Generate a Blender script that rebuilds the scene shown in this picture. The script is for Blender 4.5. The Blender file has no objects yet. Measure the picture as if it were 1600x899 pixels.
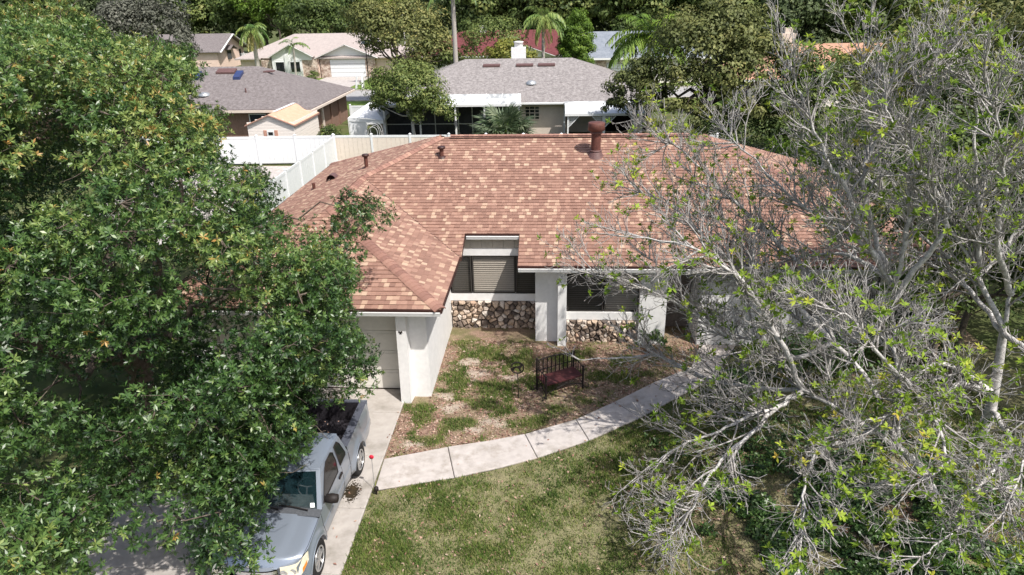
import bpy, math, random
import numpy as np
from mathutils import Vector, Matrix

# ------------------------------------------------------------------ camera, world, sun
scene = bpy.context.scene
COL = scene.collection
rad = math.radians
CAM_H = 10.0
PITCH, YAW, ROLL = rad(23.5), rad(3.7), 0.02
f0 = Vector((-math.sin(YAW), math.cos(YAW), 0)); r0 = Vector((math.cos(YAW), math.sin(YAW), 0))
fw = f0 * math.cos(PITCH) + Vector((0, 0, -math.sin(PITCH)))
u0 = f0 * math.sin(PITCH) + Vector((0, 0, math.cos(PITCH)))
rt = r0 * math.cos(ROLL) - u0 * math.sin(ROLL); up = u0 * math.cos(ROLL) + r0 * math.sin(ROLL)
cd = bpy.data.cameras.new('camera'); cam = bpy.data.objects.new('camera', cd); COL.objects.link(cam)
mw = Matrix((rt, up, -fw)).transposed().to_4x4(); mw.translation = Vector((0, 0, CAM_H))
cam.matrix_world = mw
cd.sensor_width = 36.0; cd.lens = 36.0 * 1060.0 / 1600.0
cd.clip_start = 0.1; cd.clip_end = 3000
scene.camera = cam

SUN_DIR = Vector((-1.03, 1.0, -2.18)).normalized()      # the way the light travels
world = bpy.data.worlds.new('World'); scene.world = world; world.use_nodes = True
wn = world.node_tree.nodes; wl = world.node_tree.links
sky = wn.new('ShaderNodeTexSky'); sky.sky_type = 'NISHITA'; sky.sun_disc = False
sky.sun_elevation = math.asin(-SUN_DIR.z); sky.sun_rotation = math.atan2(-SUN_DIR.x, -SUN_DIR.y)
sky.air_density = 1.0; sky.dust_density = 3.0; sky.ozone_density = 0.4
wl.new(sky.outputs[0], wn['Background'].inputs[0]); wn['Background'].inputs[1].default_value = 0.125
sd = bpy.data.lights.new('sun', 'SUN'); sd.energy = 4.0; sd.angle = rad(0.53); sd.color = (1.0, 0.965, 0.915)
sun = bpy.data.objects.new('sun', sd); COL.objects.link(sun)
sun.rotation_euler = SUN_DIR.to_track_quat('-Z', 'Y').to_euler(); sun.location = (30, -30, 60)
vs = scene.view_settings
scene.display_settings.display_device = 'sRGB'
vs.view_transform = 'Standard'; vs.look = 'None'; vs.exposure = 0.56; vs.gamma = 1.0; vs.use_curve_mapping = False
scene.cycles.max_bounces = 7; scene.cycles.diffuse_bounces = 4; scene.cycles.glossy_bounces = 2
scene.cycles.transmission_bounces = 4; scene.cycles.transparent_max_bounces = 8
scene.cycles.caustics_reflective = False; scene.cycles.caustics_refractive = False

R = random.Random(11)
NR = np.random.default_rng(11)

# ------------------------------------------------------------------ materials
def mat(name, cols, scale=6.0, rough=0.8, spec=0.3, bump=0.0, bscale=40.0, tint=False, metal=0.0,
        var=0.25, coat=0.0, trans=0.0, stretch=None, dirt=None, detail=4.0, tintvar=None):
    """cols: one or more linear colours. tint: the face attribute picks along cols; else noise does."""
    m = bpy.data.materials.new(name); m.use_nodes = True
    nt = m.node_tree; N = nt.nodes; L = nt.links
    b = N['Principled BSDF']; out = N['Material Output']
    geo = N.new('ShaderNodeNewGeometry')
    vec = geo.outputs['Position']
    if stretch:
        mp = N.new('ShaderNodeMapping'); mp.inputs['Scale'].default_value = stretch
        L.new(vec, mp.inputs[0]); vec = mp.outputs[0]
    nz = N.new('ShaderNodeTexNoise'); nz.inputs['Scale'].default_value = scale; nz.inputs['Detail'].default_value = detail
    nz.inputs['Roughness'].default_value = 0.6
    L.new(vec, nz.inputs['Vector'])
    rp = N.new('ShaderNodeValToRGB'); cr = rp.color_ramp
    cs = list(cols) if len(cols) > 1 else [cols[0], cols[0]]
    while len(cr.elements) < len(cs): cr.elements.new(0.5)
    for i, c in enumerate(cs):
        p = i / (len(cs) - 1)
        if not tint: p = 0.3 + 0.4 * p
        cr.elements[i].position = p; cr.elements[i].color = (c[0], c[1], c[2], 1)
    if tint:
        at = N.new('ShaderNodeAttribute'); at.attribute_name = 'tint'
        L.new(at.outputs['Fac'], rp.inputs[0])
    else:
        L.new(nz.outputs['Fac'], rp.inputs[0])
    col = rp.outputs[0]
    if var > 0:
        mr = N.new('ShaderNodeMapRange'); mr.inputs[1].default_value = 0.25; mr.inputs[2].default_value = 0.75
        mr.inputs[3].default_value = 1 - var; mr.inputs[4].default_value = 1 + var
        n2 = N.new('ShaderNodeTexNoise'); n2.inputs['Scale'].default_value = scale * 3.1; n2.inputs['Detail'].default_value = 3
        L.new(vec, n2.inputs['Vector']); L.new(n2.outputs['Fac'], mr.inputs[0])
        mx = N.new('ShaderNodeMix'); mx.data_type = 'RGBA'; mx.blend_type = 'MULTIPLY'; mx.inputs[0].default_value = 1.0
        L.new(col, mx.inputs[6]); L.new(mr.outputs[0], mx.inputs[7]); col = mx.outputs[2]
    if dirt:                                                  # (colour, scale, low, high): irregular stains
        n3 = N.new('ShaderNodeTexNoise'); n3.inputs['Scale'].default_value = dirt[1]; n3.inputs['Detail'].default_value = 6
        n3.inputs['Roughness'].default_value = 0.65
        L.new(vec, n3.inputs['Vector'])
        m3 = N.new('ShaderNodeMapRange'); m3.inputs[1].default_value = dirt[2]; m3.inputs[2].default_value = dirt[3]
        L.new(n3.outputs['Fac'], m3.inputs[0])
        mx = N.new('ShaderNodeMix'); mx.data_type = 'RGBA'
        L.new(m3.outputs[0], mx.inputs[0]); L.new(col, mx.inputs[6]); mx.inputs[7].default_value = (*dirt[0], 1); col = mx.outputs[2]
    L.new(col, b.inputs['Base Color'])
    b.inputs['Roughness'].default_value = rough; b.inputs['Metallic'].default_value = metal
    b.inputs['Specular IOR Level'].default_value = spec; b.inputs['Coat Weight'].default_value = coat
    b.inputs['Coat Roughness'].default_value = 0.06
    if bump > 0:
        nb = N.new('ShaderNodeTexNoise'); nb.inputs['Scale'].default_value = bscale; nb.inputs['Detail'].default_value = 5
        L.new(vec, nb.inputs['Vector'])
        bp = N.new('ShaderNodeBump'); bp.inputs['Strength'].default_value = bump; bp.inputs['Distance'].default_value = 0.02
        L.new(nb.outputs['Fac'], bp.inputs['Height']); L.new(bp.outputs[0], b.inputs['Normal'])
    if trans > 0:
        tr = N.new('ShaderNodeBsdfTranslucent'); L.new(col, tr.inputs['Color'])
        ms = N.new('ShaderNodeMixShader'); ms.inputs[0].default_value = trans
        L.new(b.outputs[0], ms.inputs[1]); L.new(tr.outputs[0], ms.inputs[2]); L.new(ms.outputs[0], out.inputs[0])
    return m

def glass_mat(name, tintc, opac, rough=0.02):
    m = bpy.data.materials.new(name); m.use_nodes = True
    nt = m.node_tree; N = nt.nodes; L = nt.links
    b = N['Principled BSDF']; out = N['Material Output']
    b.inputs['Base Color'].default_value = (*tintc, 1); b.inputs['Roughness'].default_value = rough
    b.inputs['Specular IOR Level'].default_value = 0.6
    t = N.new('ShaderNodeBsdfTransparent'); t.inputs[0].default_value = (0.90, 0.89, 0.87, 1)
    ms = N.new('ShaderNodeMixShader'); ms.inputs[0].default_value = opac
    L.new(t.outputs[0], ms.inputs[1]); L.new(b.outputs[0], ms.inputs[2]); L.new(ms.outputs[0], out.inputs[0])
    return m

def attr_colour_mat(name, scale, rough, bump):
    """colour comes from the face-corner colours laid out by the builder (earth, thatch, turf), plus grain"""
    m = bpy.data.materials.new(name); m.use_nodes = True
    nt = m.node_tree; N = nt.nodes; L = nt.links; b = N['Principled BSDF']
    at = N.new('ShaderNodeAttribute'); at.attribute_name = 'soil'
    nz = N.new('ShaderNodeTexNoise'); nz.inputs['Scale'].default_value = scale; nz.inputs['Detail'].default_value = 6
    geo = N.new('ShaderNodeNewGeometry'); L.new(geo.outputs['Position'], nz.inputs['Vector'])
    mr = N.new('ShaderNodeMapRange'); mr.inputs[1].default_value = 0.3; mr.inputs[2].default_value = 0.7
    mr.inputs[3].default_value = 0.45; mr.inputs[4].default_value = 1.55
    L.new(nz.outputs['Fac'], mr.inputs[0])
    mx = N.new('ShaderNodeMix'); mx.data_type = 'RGBA'; mx.blend_type = 'MULTIPLY'; mx.inputs[0].default_value = 1
    L.new(at.outputs['Color'], mx.inputs[6]); L.new(mr.outputs[0], mx.inputs[7]); L.new(mx.outputs[2], b.inputs['Base Color'])
    b.inputs['Roughness'].default_value = rough; b.inputs['Specular IOR Level'].default_value = 0.1
    bp = N.new('ShaderNodeBump'); bp.inputs['Strength'].default_value = bump; bp.inputs['Distance'].default_value = 0.03
    L.new(nz.outputs['Fac'], bp.inputs['Height']); L.new(bp.outputs[0], b.inputs['Normal'])
    return m

MT = {}
MT['wall'] = mat('white_stucco', [(.70, .69, .675), (.76, .75, .735)], 3, .85, .2, .25, 60, var=.05, dirt=((.62, .60, .55), 1.3, .62, .85))
MT['trim'] = mat('white_trim', [(.70, .70, .69)], 4, .5, .35, var=.05, dirt=((.62, .60, .56), 3, .66, .85))
MT['vinyl'] = mat('white_vinyl', [(.70, .71, .715)], 2, .4, .4, var=.04, dirt=((.68, .68, .66), 1.5, .62, .85))
MT['vinyl_tan'] = mat('tan_vinyl', [(.66, .58, .50)], 2, .45, .35, var=.05)
MT['door'] = mat('cream_door', [(.70, .67, .61)], 3, .55, .3, var=.04)
MT['board'] = mat('beige_board', [(.48, .43, .36), (.54, .49, .41)], 5, .75, .2, .2, 50, var=.08)
MT['shingle'] = mat('red_brown_shingle', [(.225, .130, .100), (.27, .156, .119), (.31, .182, .138), (.35, .212, .162), (.41, .275, .20), (.465, .335, .245)], 90, .92, .15, .5, 160, tint=True, var=.22)
MT['deck'] = mat('roof_deck', [(.10, .055, .04)], 8, .9, .1)
MT['cap'] = mat('hip_cap_shingle', [(.23, .125, .10), (.29, .16, .125), (.40, .24, .18)], 60, .92, .15, .4, 160, tint=True, var=.2)
MT['brown_metal'] = mat('dark_brown_metal', [(.045, .018, .014)], 10, .5, .4, var=.15)
MT['rust_metal'] = mat('rusty_red_metal', [(.085, .034, .027), (.145, .055, .04)], 14, .6, .35, .15, 60, dirt=((.07, .025, .02), 9, .5, .75))
MT['vent_metal'] = mat('brown_vent_metal', [(.10, .055, .05), (.145, .08, .075)], 10, .6, .35)
MT['black'] = mat('black_iron', [(.012, .0105, .010), (.022, .015, .013)], 30, .6, .3)
MT['maroon'] = mat('maroon_paint', [(.05, .014, .015), (.075, .022, .022)], 14, .5, .35)
MT['stone'] = mat('chert_stone', [(.10, .08, .07), (.20, .155, .125), (.34, .26, .20), (.47, .36, .27), (.58, .52, .46), (.38, .22, .13)], 14, .8, .3, .9, 30, tint=True, var=.45)
MT['mortar'] = mat('dark_mortar', [(.06, .05, .042)], 20, .95, .1, .4, 60)
MT['frame'] = mat('bronze_frame', [(.045, .04, .036)], 8, .5, .4)
MT['slat'] = mat('tan_blind_slat', [(.46, .42, .37)], 4, .6, .3, var=.05)
MT['pane'] = glass_mat('window_pane', (.01, .012, .012), .10, .03)
MT['dark_pane'] = mat('dark_glass', [(.012, .014, .016)], 3, .08, .6, var=.1)
MT['dark'] = mat('dark_interior', [(.012, .011, .010)], 3, .95, .1)
MT['conc'] = mat('walk_concrete', [(.40, .365, .34), (.47, .43, .405)], 2.2, .9, .2, .3, 70, var=.10, dirt=((.27, .24, .205), 2.6, .48, .74), detail=8)
MT['conc2'] = mat('driveway_concrete', [(.37, .34, .31), (.43, .395, .365)], 1.3, .9, .2, .3, 70, var=.10, dirt=((.22, .20, .17), 1.3, .47, .74), detail=8)
MT['oil'] = mat('oil_stain', [(.02, .016, .010), (.05, .036, .02)], 7, .55, .3, var=.3)
MT['asphalt'] = mat('pale_road', [(.30, .29, .28), (.36, .35, .34)], 1.5, .9, .2, var=.08)
MT['soil'] = attr_colour_mat('lawn_soil', 45, .95, .8)
MT['ground'] = mat('yard_ground', [(.05, .075, .022), (.085, .10, .036), (.12, .11, .06)], .6, .95, .1, .4, 12, var=.3)
MT['verge'] = mat('green_verge', [(.10, .16, .03), (.15, .21, .05)], 2, .95, .1, .4, 20, var=.25)
MT['blade'] = mat('grass_blade', [(.045, .085, .016), (.09, .145, .026), (.155, .20, .045), (.27, .25, .10), (.40, .33, .20)], 8, .7, .25, tint=True, var=.15, trans=.25)
MT['litter'] = mat('dry_leaf', [(.15, .075, .055), (.27, .15, .115), (.38, .25, .19), (.50, .38, .31)], 30, .85, .2, tint=True, var=.2)
MT['oak_leaf'] = mat('oak_leaf', [(.010, .028, .009), (.028, .066, .016), (.060, .125, .028), (.125, .20, .05), (.24, .30, .08), (.40, .22, .06)], 3, .40, .55, tint=True, var=.2, trans=.25)
MT['spring_leaf'] = mat('spring_leaf', [(.06, .11, .012), (.14, .23, .022), (.26, .36, .035), (.40, .43, .05), (.52, .36, .07)], 5, .6, .25, tint=True, var=.2, trans=.3)
MT['ivy'] = mat('ivy_leaf', [(.02, .05, .012), (.045, .10, .02), (.09, .16, .04), (.20, .25, .08)], 5, .4, .45, tint=True, var=.2, trans=.2)
MT['far_leaf'] = mat('far_leaf', [(.022, .042, .013), (.055, .09, .024), (.105, .15, .038), (.175, .215, .06), (.27, .285, .09)], 1.2, .6, .3, tint=True, var=.3, trans=.25)
MT['olive_leaf'] = mat('olive_leaf', [(.035, .048, .016), (.08, .10, .03), (.135, .155, .048), (.20, .21, .07), (.30, .27, .09)], 1.2, .6, .3, tint=True, var=.3, trans=.25)
MT['yellow_leaf'] = mat('yellow_leaf', [(.08, .10, .02), (.17, .20, .035), (.28, .28, .06), (.38, .32, .09)], 1.2, .6, .3, tint=True, var=.25, trans=.3)
MT['lime_leaf'] = mat('lime_leaf', [(.05, .10, .012), (.11, .19, .022), (.19, .28, .035), (.28, .36, .06)], 1.2, .6, .3, tint=True, var=.25, trans=.3)
MT['dark_leaf'] = mat('dark_leaf', [(.022, .036, .014), (.05, .075, .028), (.095, .13, .05), (.16, .19, .08)], .8, .65, .3, tint=True, var=.3, trans=.2)
MT['grey_leaf'] = mat('grey_moss_leaf', [(.07, .075, .055), (.13, .135, .105), (.20, .20, .165), (.30, .29, .26)], 1.2, .8, .2, tint=True, var=.3, trans=.2)
MT['palm_leaf'] = mat('palm_leaf', [(.045, .10, .02), (.10, .18, .04), (.19, .28, .07), (.32, .36, .10), (.44, .37, .14)], 3, .45, .4, tint=True, var=.2, trans=.25)
MT['sabal_leaf'] = mat('fan_palm_leaf', [(.04, .07, .035), (.09, .135, .065), (.18, .22, .13), (.30, .33, .20)], 3, .45, .4, tint=True, var=.2, trans=.2)
MT['croton'] = mat('croton_leaf', [(.25, .07, .02), (.45, .16, .03), (.55, .30, .05), (.12, .15, .03)], 3, .5, .4, tint=True, var=.2, trans=.2)
MT['bark'] = mat('grey_brown_bark', [(.075, .058, .045), (.15, .125, .10)], 9, .9, .2, .7, 30, var=.3)
MT['pale_bark'] = mat('pale_grey_bark', [(.29, .275, .26), (.46, .44, .42), (.60, .58, .56)], 12, .9, .2, .5, 40, var=.3)
MT['twig_bark'] = mat('grey_twig_bark', [(.20, .185, .175), (.34, .32, .305), (.47, .45, .43)], 12, .9, .2, 0, 40, var=.3)
MT['palm_bark'] = mat('palm_bark', [(.30, .27, .24), (.42, .39, .35)], 6, .9, .2, .3, 30, var=.2, stretch=(1, 1, 4))
MT['grey_roof'] = mat('grey_shingle', [(.16, .145, .14), (.235, .215, .208), (.32, .295, .285)], 4.5, .92, .15, .6, 30, var=.3, detail=8)
MT['taupe_roof'] = mat('taupe_shingle', [(.125, .108, .105), (.17, .15, .147), (.225, .20, .197)], 4.5, .92, .15, .6, 30, var=.25, detail=8)
MT['pink_roof'] = mat('pinkish_shingle', [(.33, .285, .265), (.40, .345, .32)], 2.5, .92, .15, .3, 20, var=.12)
MT['maroon_roof'] = mat('maroon_shingle', [(.11, .034, .036), (.155, .05, .052)], 2.5, .92, .15, .3, 20, var=.15)
MT['blue_roof'] = mat('blue_grey_shingle', [(.16, .18, .21), (.23, .25, .28)], 2.5, .92, .15, .3, 20, var=.15)
MT['orange_roof'] = mat('orange_brown_shingle', [(.36, .20, .13), (.46, .27, .19)], 2.5, .92, .15, .3, 20, var=.15)
MT['shed_roof'] = mat('peach_shingle', [(.50, .31, .21), (.57, .37, .26)], 3, .92, .15, .3, 20, var=.10)
MT['shed_trim'] = mat('rose_brown_trim', [(.36, .21, .17)], 3, .8, .2)
MT['siding'] = mat('cream_siding', [(.78, .71, .65)], 3, .7, .2, var=.05)
MT['beige'] = mat('beige_stucco', [(.58, .49, .42), (.64, .55, .47)], 3, .9, .2, .2, 40, var=.05)
MT['brown_wall'] = mat('brown_wood_wall', [(.19, .115, .085), (.27, .175, .135)], 3, .85, .2, .2, 30, var=.2, stretch=(6, 6, .6))
MT['pink_wall'] = mat('pink_stucco', [(.66, .50, .41), (.72, .56, .47)], 2, .9, .2, var=.06)
MT['far_stone'] = mat('far_stone_wall', [(.20, .13, .10), (.44, .34, .28), (.62, .53, .45)], 3.0, .9, .2, .4, 12, var=.35, detail=2)
MT['shutter'] = mat('rose_shutter', [(.50, .27, .20)], 3, .8, .2)
MT['blue'] = mat('blue_plastic', [(.035, .05, .13)], 6, .25, .5)
MT['solar'] = mat('solar_panel', [(.05, .07, .11)], 6, .15, .6)
MT['pan_roof'] = mat('white_pan_roof', [(.70, .71, .71)], 1.5, .6, .25, var=.04, stretch=(1, .3, 1), dirt=((.30, .31, .31), .9, .46, .60))
MT['screen'] = mat('dark_screen', [(.02, .021, .024), (.035, .036, .04)], 2, .7, .2)
MT['metal'] = mat('galvanised', [(.45, .46, .46)], 6, .4, .5, metal=.6)
MT['paint'] = mat('silver_blue_paint', [(.28, .32, .38)], 30, .36, .5, var=.04, metal=.5, coat=.6, dirt=((.255, .29, .335), 2.2, .6, .8))
MT['grey_plastic'] = mat('grey_plastic', [(.075, .08, .088)], 8, .55, .35)
MT['liner'] = mat('black_bed_liner', [(.016, .014, .018), (.028, .025, .03)], 12, .6, .35, .3, 60)
MT['rail'] = mat('grey_rail_cap', [(.075, .08, .10)], 8, .5, .4)
MT['tyre'] = mat('tyre_rubber', [(.022, .021, .021)], 20, .85, .2, .3, 60)
MT['rim'] = mat('alloy_rim', [(.55, .55, .55)], 8, .3, .5, metal=.75)
MT['lamp'] = mat('hazy_lens', [(.62, .57, .40), (.74, .70, .58)], 9, .12, .6, var=.1, coat=.5)
MT['amber'] = mat('amber_lens', [(.62, .22, .04)], 9, .15, .6, coat=.4)
MT['chrome'] = mat('bright_metal', [(.62, .63, .64)], 8, .18, .5, metal=.9)
MT['windscreen'] = glass_mat('windscreen_glass', (.02, .05, .06), .30, .02)
MT['red'] = mat('red_reflector', [(.55, .015, .04)], 5, .4, .5)
MT['paper'] = mat('white_sticker', [(.75, .78, .76)], 5, .6, .3)
MT['dash'] = mat('grey_dashboard', [(.06, .075, .08), (.10, .12, .125)], 6, .6, .3)
MT['awn_dark'] = mat('grey_door_paint', [(.16, .14, .13)], 4, .7, .2)
MT['van_white'] = mat('white_vehicle_paint', [(.75, .77, .78)], 4, .3, .5, coat=.4)

# ------------------------------------------------------------------ mesh builder
ROOTLOC = {}
def tag(o, label=None, cat=None, group=None, kind=None):
    if label: o['label'] = label
    if cat: o['category'] = cat
    if group: o['group'] = group
    if kind: o['kind'] = kind
    return o
def thing(name, label, cat, loc=(0, 0, 0), group=None):
    o = bpy.data.objects.new(name, None); COL.objects.link(o); o.location = loc
    o.empty_display_size = .2
    ROOTLOC[o.name] = Vector(loc)
    return tag(o, label, cat, group)
def rootloc(o):
    while o.parent: o = o.parent
    return ROOTLOC.get(o.name, Vector((0, 0, 0)))

class MB:
    def __init__(s): s.v = []; s.f = []; s.t = []; s.s = []; s.m = []; s.mi = 0
    def add(s, pts, faces, tint=.5, smooth=False):
        k = len(s.v); s.v.extend([tuple(p) for p in pts])
        for f in faces:
            s.f.append([k + i for i in f]); s.t.append(tint); s.s.append(smooth); s.m.append(s.mi)
        return s
    def poly(s, pts, tint=.5): return s.add(pts, [list(range(len(pts)))], tint)
    def box(s, x0, y0, z0, x1, y1, z1, tint=.5):
        p = [(x0, y0, z0), (x1, y0, z0), (x1, y1, z0), (x0, y1, z0), (x0, y0, z1), (x1, y0, z1), (x1, y1, z1), (x0, y1, z1)]
        return s.add(p, [(0, 3, 2, 1), (4, 5, 6, 7), (0, 1, 5, 4), (1, 2, 6, 5), (2, 3, 7, 6), (3, 0, 4, 7)], tint)
    def bar(s, a, b, w, h, upv=(0, 0, 1), tint=.5):              # a rectangular bar between two points
        a = Vector(a); b = Vector(b); d = (b - a).normalized(); sd_ = d.cross(Vector(upv))
        if sd_.length < 1e-4: sd_ = d.cross(Vector((1, 0, 0)))
        sd_.normalize(); n = sd_.cross(d)
        p = [c + sd_ * (w / 2 * i) + n * (h / 2 * j) for c in (a, b) for i, j in ((-1, -1), (1, -1), (1, 1), (-1, 1))]
        return s.add(p, [(0, 1, 2, 3), (7, 6, 5, 4), (0, 4, 5, 1), (1, 5, 6, 2), (2, 6, 7, 3), (3, 7, 4, 0)], tint)
    def slab(s, top, th, nrm=None, tint=.5):                      # thick plate below a planar polygon
        n = Vector((0, 0, 1)) if nrm is None else Vector(nrm)
        k = len(top); lo = [Vector(p) - n * th for p in top]
        fs = [list(range(k)), list(range(2 * k - 1, k - 1, -1))] + [(i, k + i, k + (i + 1) % k, (i + 1) % k) for i in range(k)]
        return s.add(list(top) + lo, fs, tint)
    def tube(s, pts, rr, n=6, cap=True, tint=.5, smooth=True):
        P = [Vector(p) for p in pts]; k = len(P)
        if not isinstance(rr, (list, tuple)): rr = [rr] * k
        vs_ = []; ref = Vector((0, 0, 1))
        for i in range(k):
            d = (P[min(i + 1, k - 1)] - P[max(i - 1, 0)]).normalized()
            a = d.cross(ref)
            if a.length < .1: a = d.cross(Vector((1, 0, 0)))
            a.normalize(); b = a.cross(d)
            for j in range(n):
                th = 2 * math.pi * j / n; vs_.append(P[i] + (a * math.cos(th) + b * math.sin(th)) * rr[i])
        fs = [(i * n + j, i * n + (j + 1) % n, (i + 1) * n + (j + 1) % n, (i + 1) * n + j) for i in range(k - 1) for j in range(n)]
        s.add(vs_, fs, tint, smooth)
        if cap: s.add(vs_[:n], [list(range(n - 1, -1, -1))], tint); s.add(vs_[-n:], [list(range(n))], tint)
        return s
    def lathe(s, c, prof, n=16, axis='z', tint=.5, smooth=True):  # prof: (radius, height) pairs
        c = Vector(c); vs_ = []
        for r_, h in prof:
            for j in range(n):
                th = 2 * math.pi * j / n; a, b = r_ * math.cos(th), r_ * math.sin(th)
                vs_.append(c + (Vector((a, b, h)) if axis == 'z' else Vector((h, a, b)) if axis == 'x' else Vector((a, h, b))))
        k = len(prof)
        fs = [(i * n + j, i * n + (j + 1) % n, (i + 1) * n + (j + 1) % n, (i + 1) * n + j) for i in range(k - 1) for j in range(n)]
        fs2 = [list(range(n - 1, -1, -1)), [(k - 1) * n + j for j in range(n)]]
        s.add(vs_, fs, tint, smooth); s.add(vs_[:n], [fs2[0]], tint); s.add(vs_[-n:], [list(range(n))], tint)
        return s
    def grid(s, P, tint=.5, smooth=True, closed=False):           # P[i][j]
        a = len(P); b = len(P[0])
        fs = [(i * b + j, i * b + j + 1, (i + 1) * b + j + 1, (i + 1) * b + j) for i in range(a - 1) for j in range(b - 1)]
        return s.add([p for r_ in P for p in r_], fs, tint, smooth)
    def build(s, name, m, parent=None, kind=None, label=None):
        me = bpy.data.meshes.new(name)
        off = rootloc(parent) if parent else Vector((0, 0, 0))
        me.from_pydata([Vector(p) - off for p in s.v], [], s.f)
        for q in (m if isinstance(m, (list, tuple)) else [m]): me.materials.append(q)
        at = me.attributes.new('tint', 'FLOAT', 'FACE'); at.data.foreach_set('value', s.t)
        me.polygons.foreach_set('use_smooth', s.s); me.polygons.foreach_set('material_index', s.m)
        me.update()
        o = bpy.data.objects.new(name, me); COL.objects.link(o)
        if parent: o.parent = parent
        if kind: o['kind'] = kind
        if label: o['label'] = label
        return o

def np_mesh(name, V, per, T, m, parent=None, kind=None):
    """V: (N*per,3) vertices, each consecutive run of per vertices is one face; T: tint per face"""
    n = len(V) // per
    me = bpy.data.meshes.new(name)
    off = np.array(rootloc(parent)) if parent else np.zeros(3)
    me.vertices.add(len(V)); me.vertices.foreach_set('co', (V - off).astype(np.float32).ravel())
    me.loops.add(n * per); me.loops.foreach_set('vertex_index', np.arange(n * per, dtype=np.int32))
    me.polygons.add(n); me.polygons.foreach_set('loop_start', np.arange(0, n * per, per, dtype=np.int32))
    try: me.polygons.foreach_set('loop_total', np.full(n, per, dtype=np.int32))
    except Exception: pass
    me.materials.append(m)
    at = me.attributes.new('tint', 'FLOAT', 'FACE'); at.data.foreach_set('value', T.astype(np.float32))
    me.update(calc_edges=True)
    o = bpy.data.objects.new(name, me); COL.objects.link(o)
    if parent: o.parent = parent
    if kind: o['kind'] = kind
    return o

def unit(a): return a / np.maximum(np.linalg.norm(a, axis=-1, keepdims=True), 1e-9)
def leaf_quads(C, D, A, ln, wd, fold=.12, droop=.1):
    """C base points, D leaf directions, A side the leaf's face looks to"""
    Sd = unit(np.cross(D, A)); Nn = np.cross(Sd, D)
    ln = ln[:, None]; wd = wd[:, None]
    V = np.empty((len(C), 4, 3))
    V[:, 0] = C; V[:, 1] = C + D * ln * .55 + Sd * wd / 2 + Nn * wd * fold
    V[:, 2] = C + D * ln - Nn * ln * droop; V[:, 3] = C + D * ln * .55 - Sd * wd / 2 + Nn * wd * fold
    return V.reshape(-1, 3)
def rosettes(C, A, per, ln, wd, tint, spread=(.5, 1.35), rng=NR):
    """per leaves round each centre C with axis A"""
    n = len(C); A = unit(A)
    ref = np.where(np.abs(A[:, 2:3]) < .9, np.array([[0, 0, 1.]]), np.array([[1., 0, 0]]))
    E1 = unit(np.cross(A, ref)); E2 = np.cross(A, E1)
    C_ = np.repeat(C, per, 0); A_ = np.repeat(A, per, 0); E1 = np.repeat(E1, per, 0); E2 = np.repeat(E2, per, 0)
    ph = (np.tile(np.arange(per), n) * 2.4 + np.repeat(rng.uniform(0, 6.28, n), per))[:, None]
    th = rng.uniform(spread[0], spread[1], n * per)[:, None]
    D = A_ * np.cos(th) + (E1 * np.cos(ph) + E2 * np.sin(ph)) * np.sin(th)
    D = unit(D + rng.normal(0, .12, D.shape))
    l = rng.uniform(ln * .7, ln * 1.2, n * per); w = l * (wd / ln) * rng.uniform(.8, 1.2, n * per)
    V = leaf_quads(C_, D, A_, l, w)
    T = np.clip(np.repeat(tint, per) + rng.normal(0, .07, n * per), 0, 1)
    return V, T
def rand_dirs(n, rng=NR): return unit(rng.normal(size=(n, 3)))
# ------------------------------------------------------------------ the setting: ground, driveway, walkway, road
def vnoise(x, y, sc, seed=0):
    x = np.asarray(x) * sc; y = np.asarray(y) * sc
    xi = np.floor(x).astype(np.int64); yi = np.floor(y).astype(np.int64); fx = x - xi; fy = y - yi
    fx = fx * fx * (3 - 2 * fx); fy = fy * fy * (3 - 2 * fy)
    def h(a, b):
        n = (a * 374761393 + b * 668265263 + seed * 982451653) & 0x7fffffff
        n = ((n ^ (n >> 13)) * 1274126177) & 0x7fffffff
        return ((n ^ (n >> 16)) & 0xffff) / 65535.0
    return (h(xi, yi) * (1 - fx) + h(xi + 1, yi) * fx) * (1 - fy) + (h(xi, yi + 1) * (1 - fx) + h(xi + 1, yi + 1) * fx) * fy
def fnoise(x, y, sc, seed=0, o=4):
    s = 0; a = .5; t = 0
    for k in range(o): s = s + a * vnoise(x, y, sc * 2 ** k, seed + k); t += a; a *= .55
    return s / t

mb = MB(); mb.poly([(-900, -300, -.06), (900, -300, -.06), (900, 1500, -.06), (-900, 1500, -.06)])
tag(mb.build('ground', MT['ground']), kind='structure')

WT = [(-3.92, 12.78), (-2.48, 13.29), (-1.5, 13.57), (-.65, 13.86), (.62, 14.52), (1.66, 15.35), (2.79, 16.33), (4.01, 17.24), (4.5, 18.6)]
WB = [(-3.88, 11.69), (-2.17, 12.18), (-1.2, 12.54), (-.32, 12.94), (.91, 13.65), (2.25, 14.63), (3.38, 15.64), (4.41, 16.55), (5.6, 18.6)]
def in_poly(x, y, P):
    c = np.zeros(np.shape(x), bool); n = len(P)
    for i in range(n):
        x1, y1 = P[i]; x2, y2 = P[(i + 1) % n]
        with np.errstate(divide='ignore', invalid='ignore'):
            c ^= ((y1 > y) != (y2 > y)) & (x < (x2 - x1) * (y - y1) / (y2 - y1 + 1e-12) + x1)
    return c
WALK = WT + WB[::-1]
def bed_side(x, y):                                       # True on the house side of the walkway
    return y > np.interp(x, [p[0] for p in WT], [p[1] for p in WT])
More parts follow.
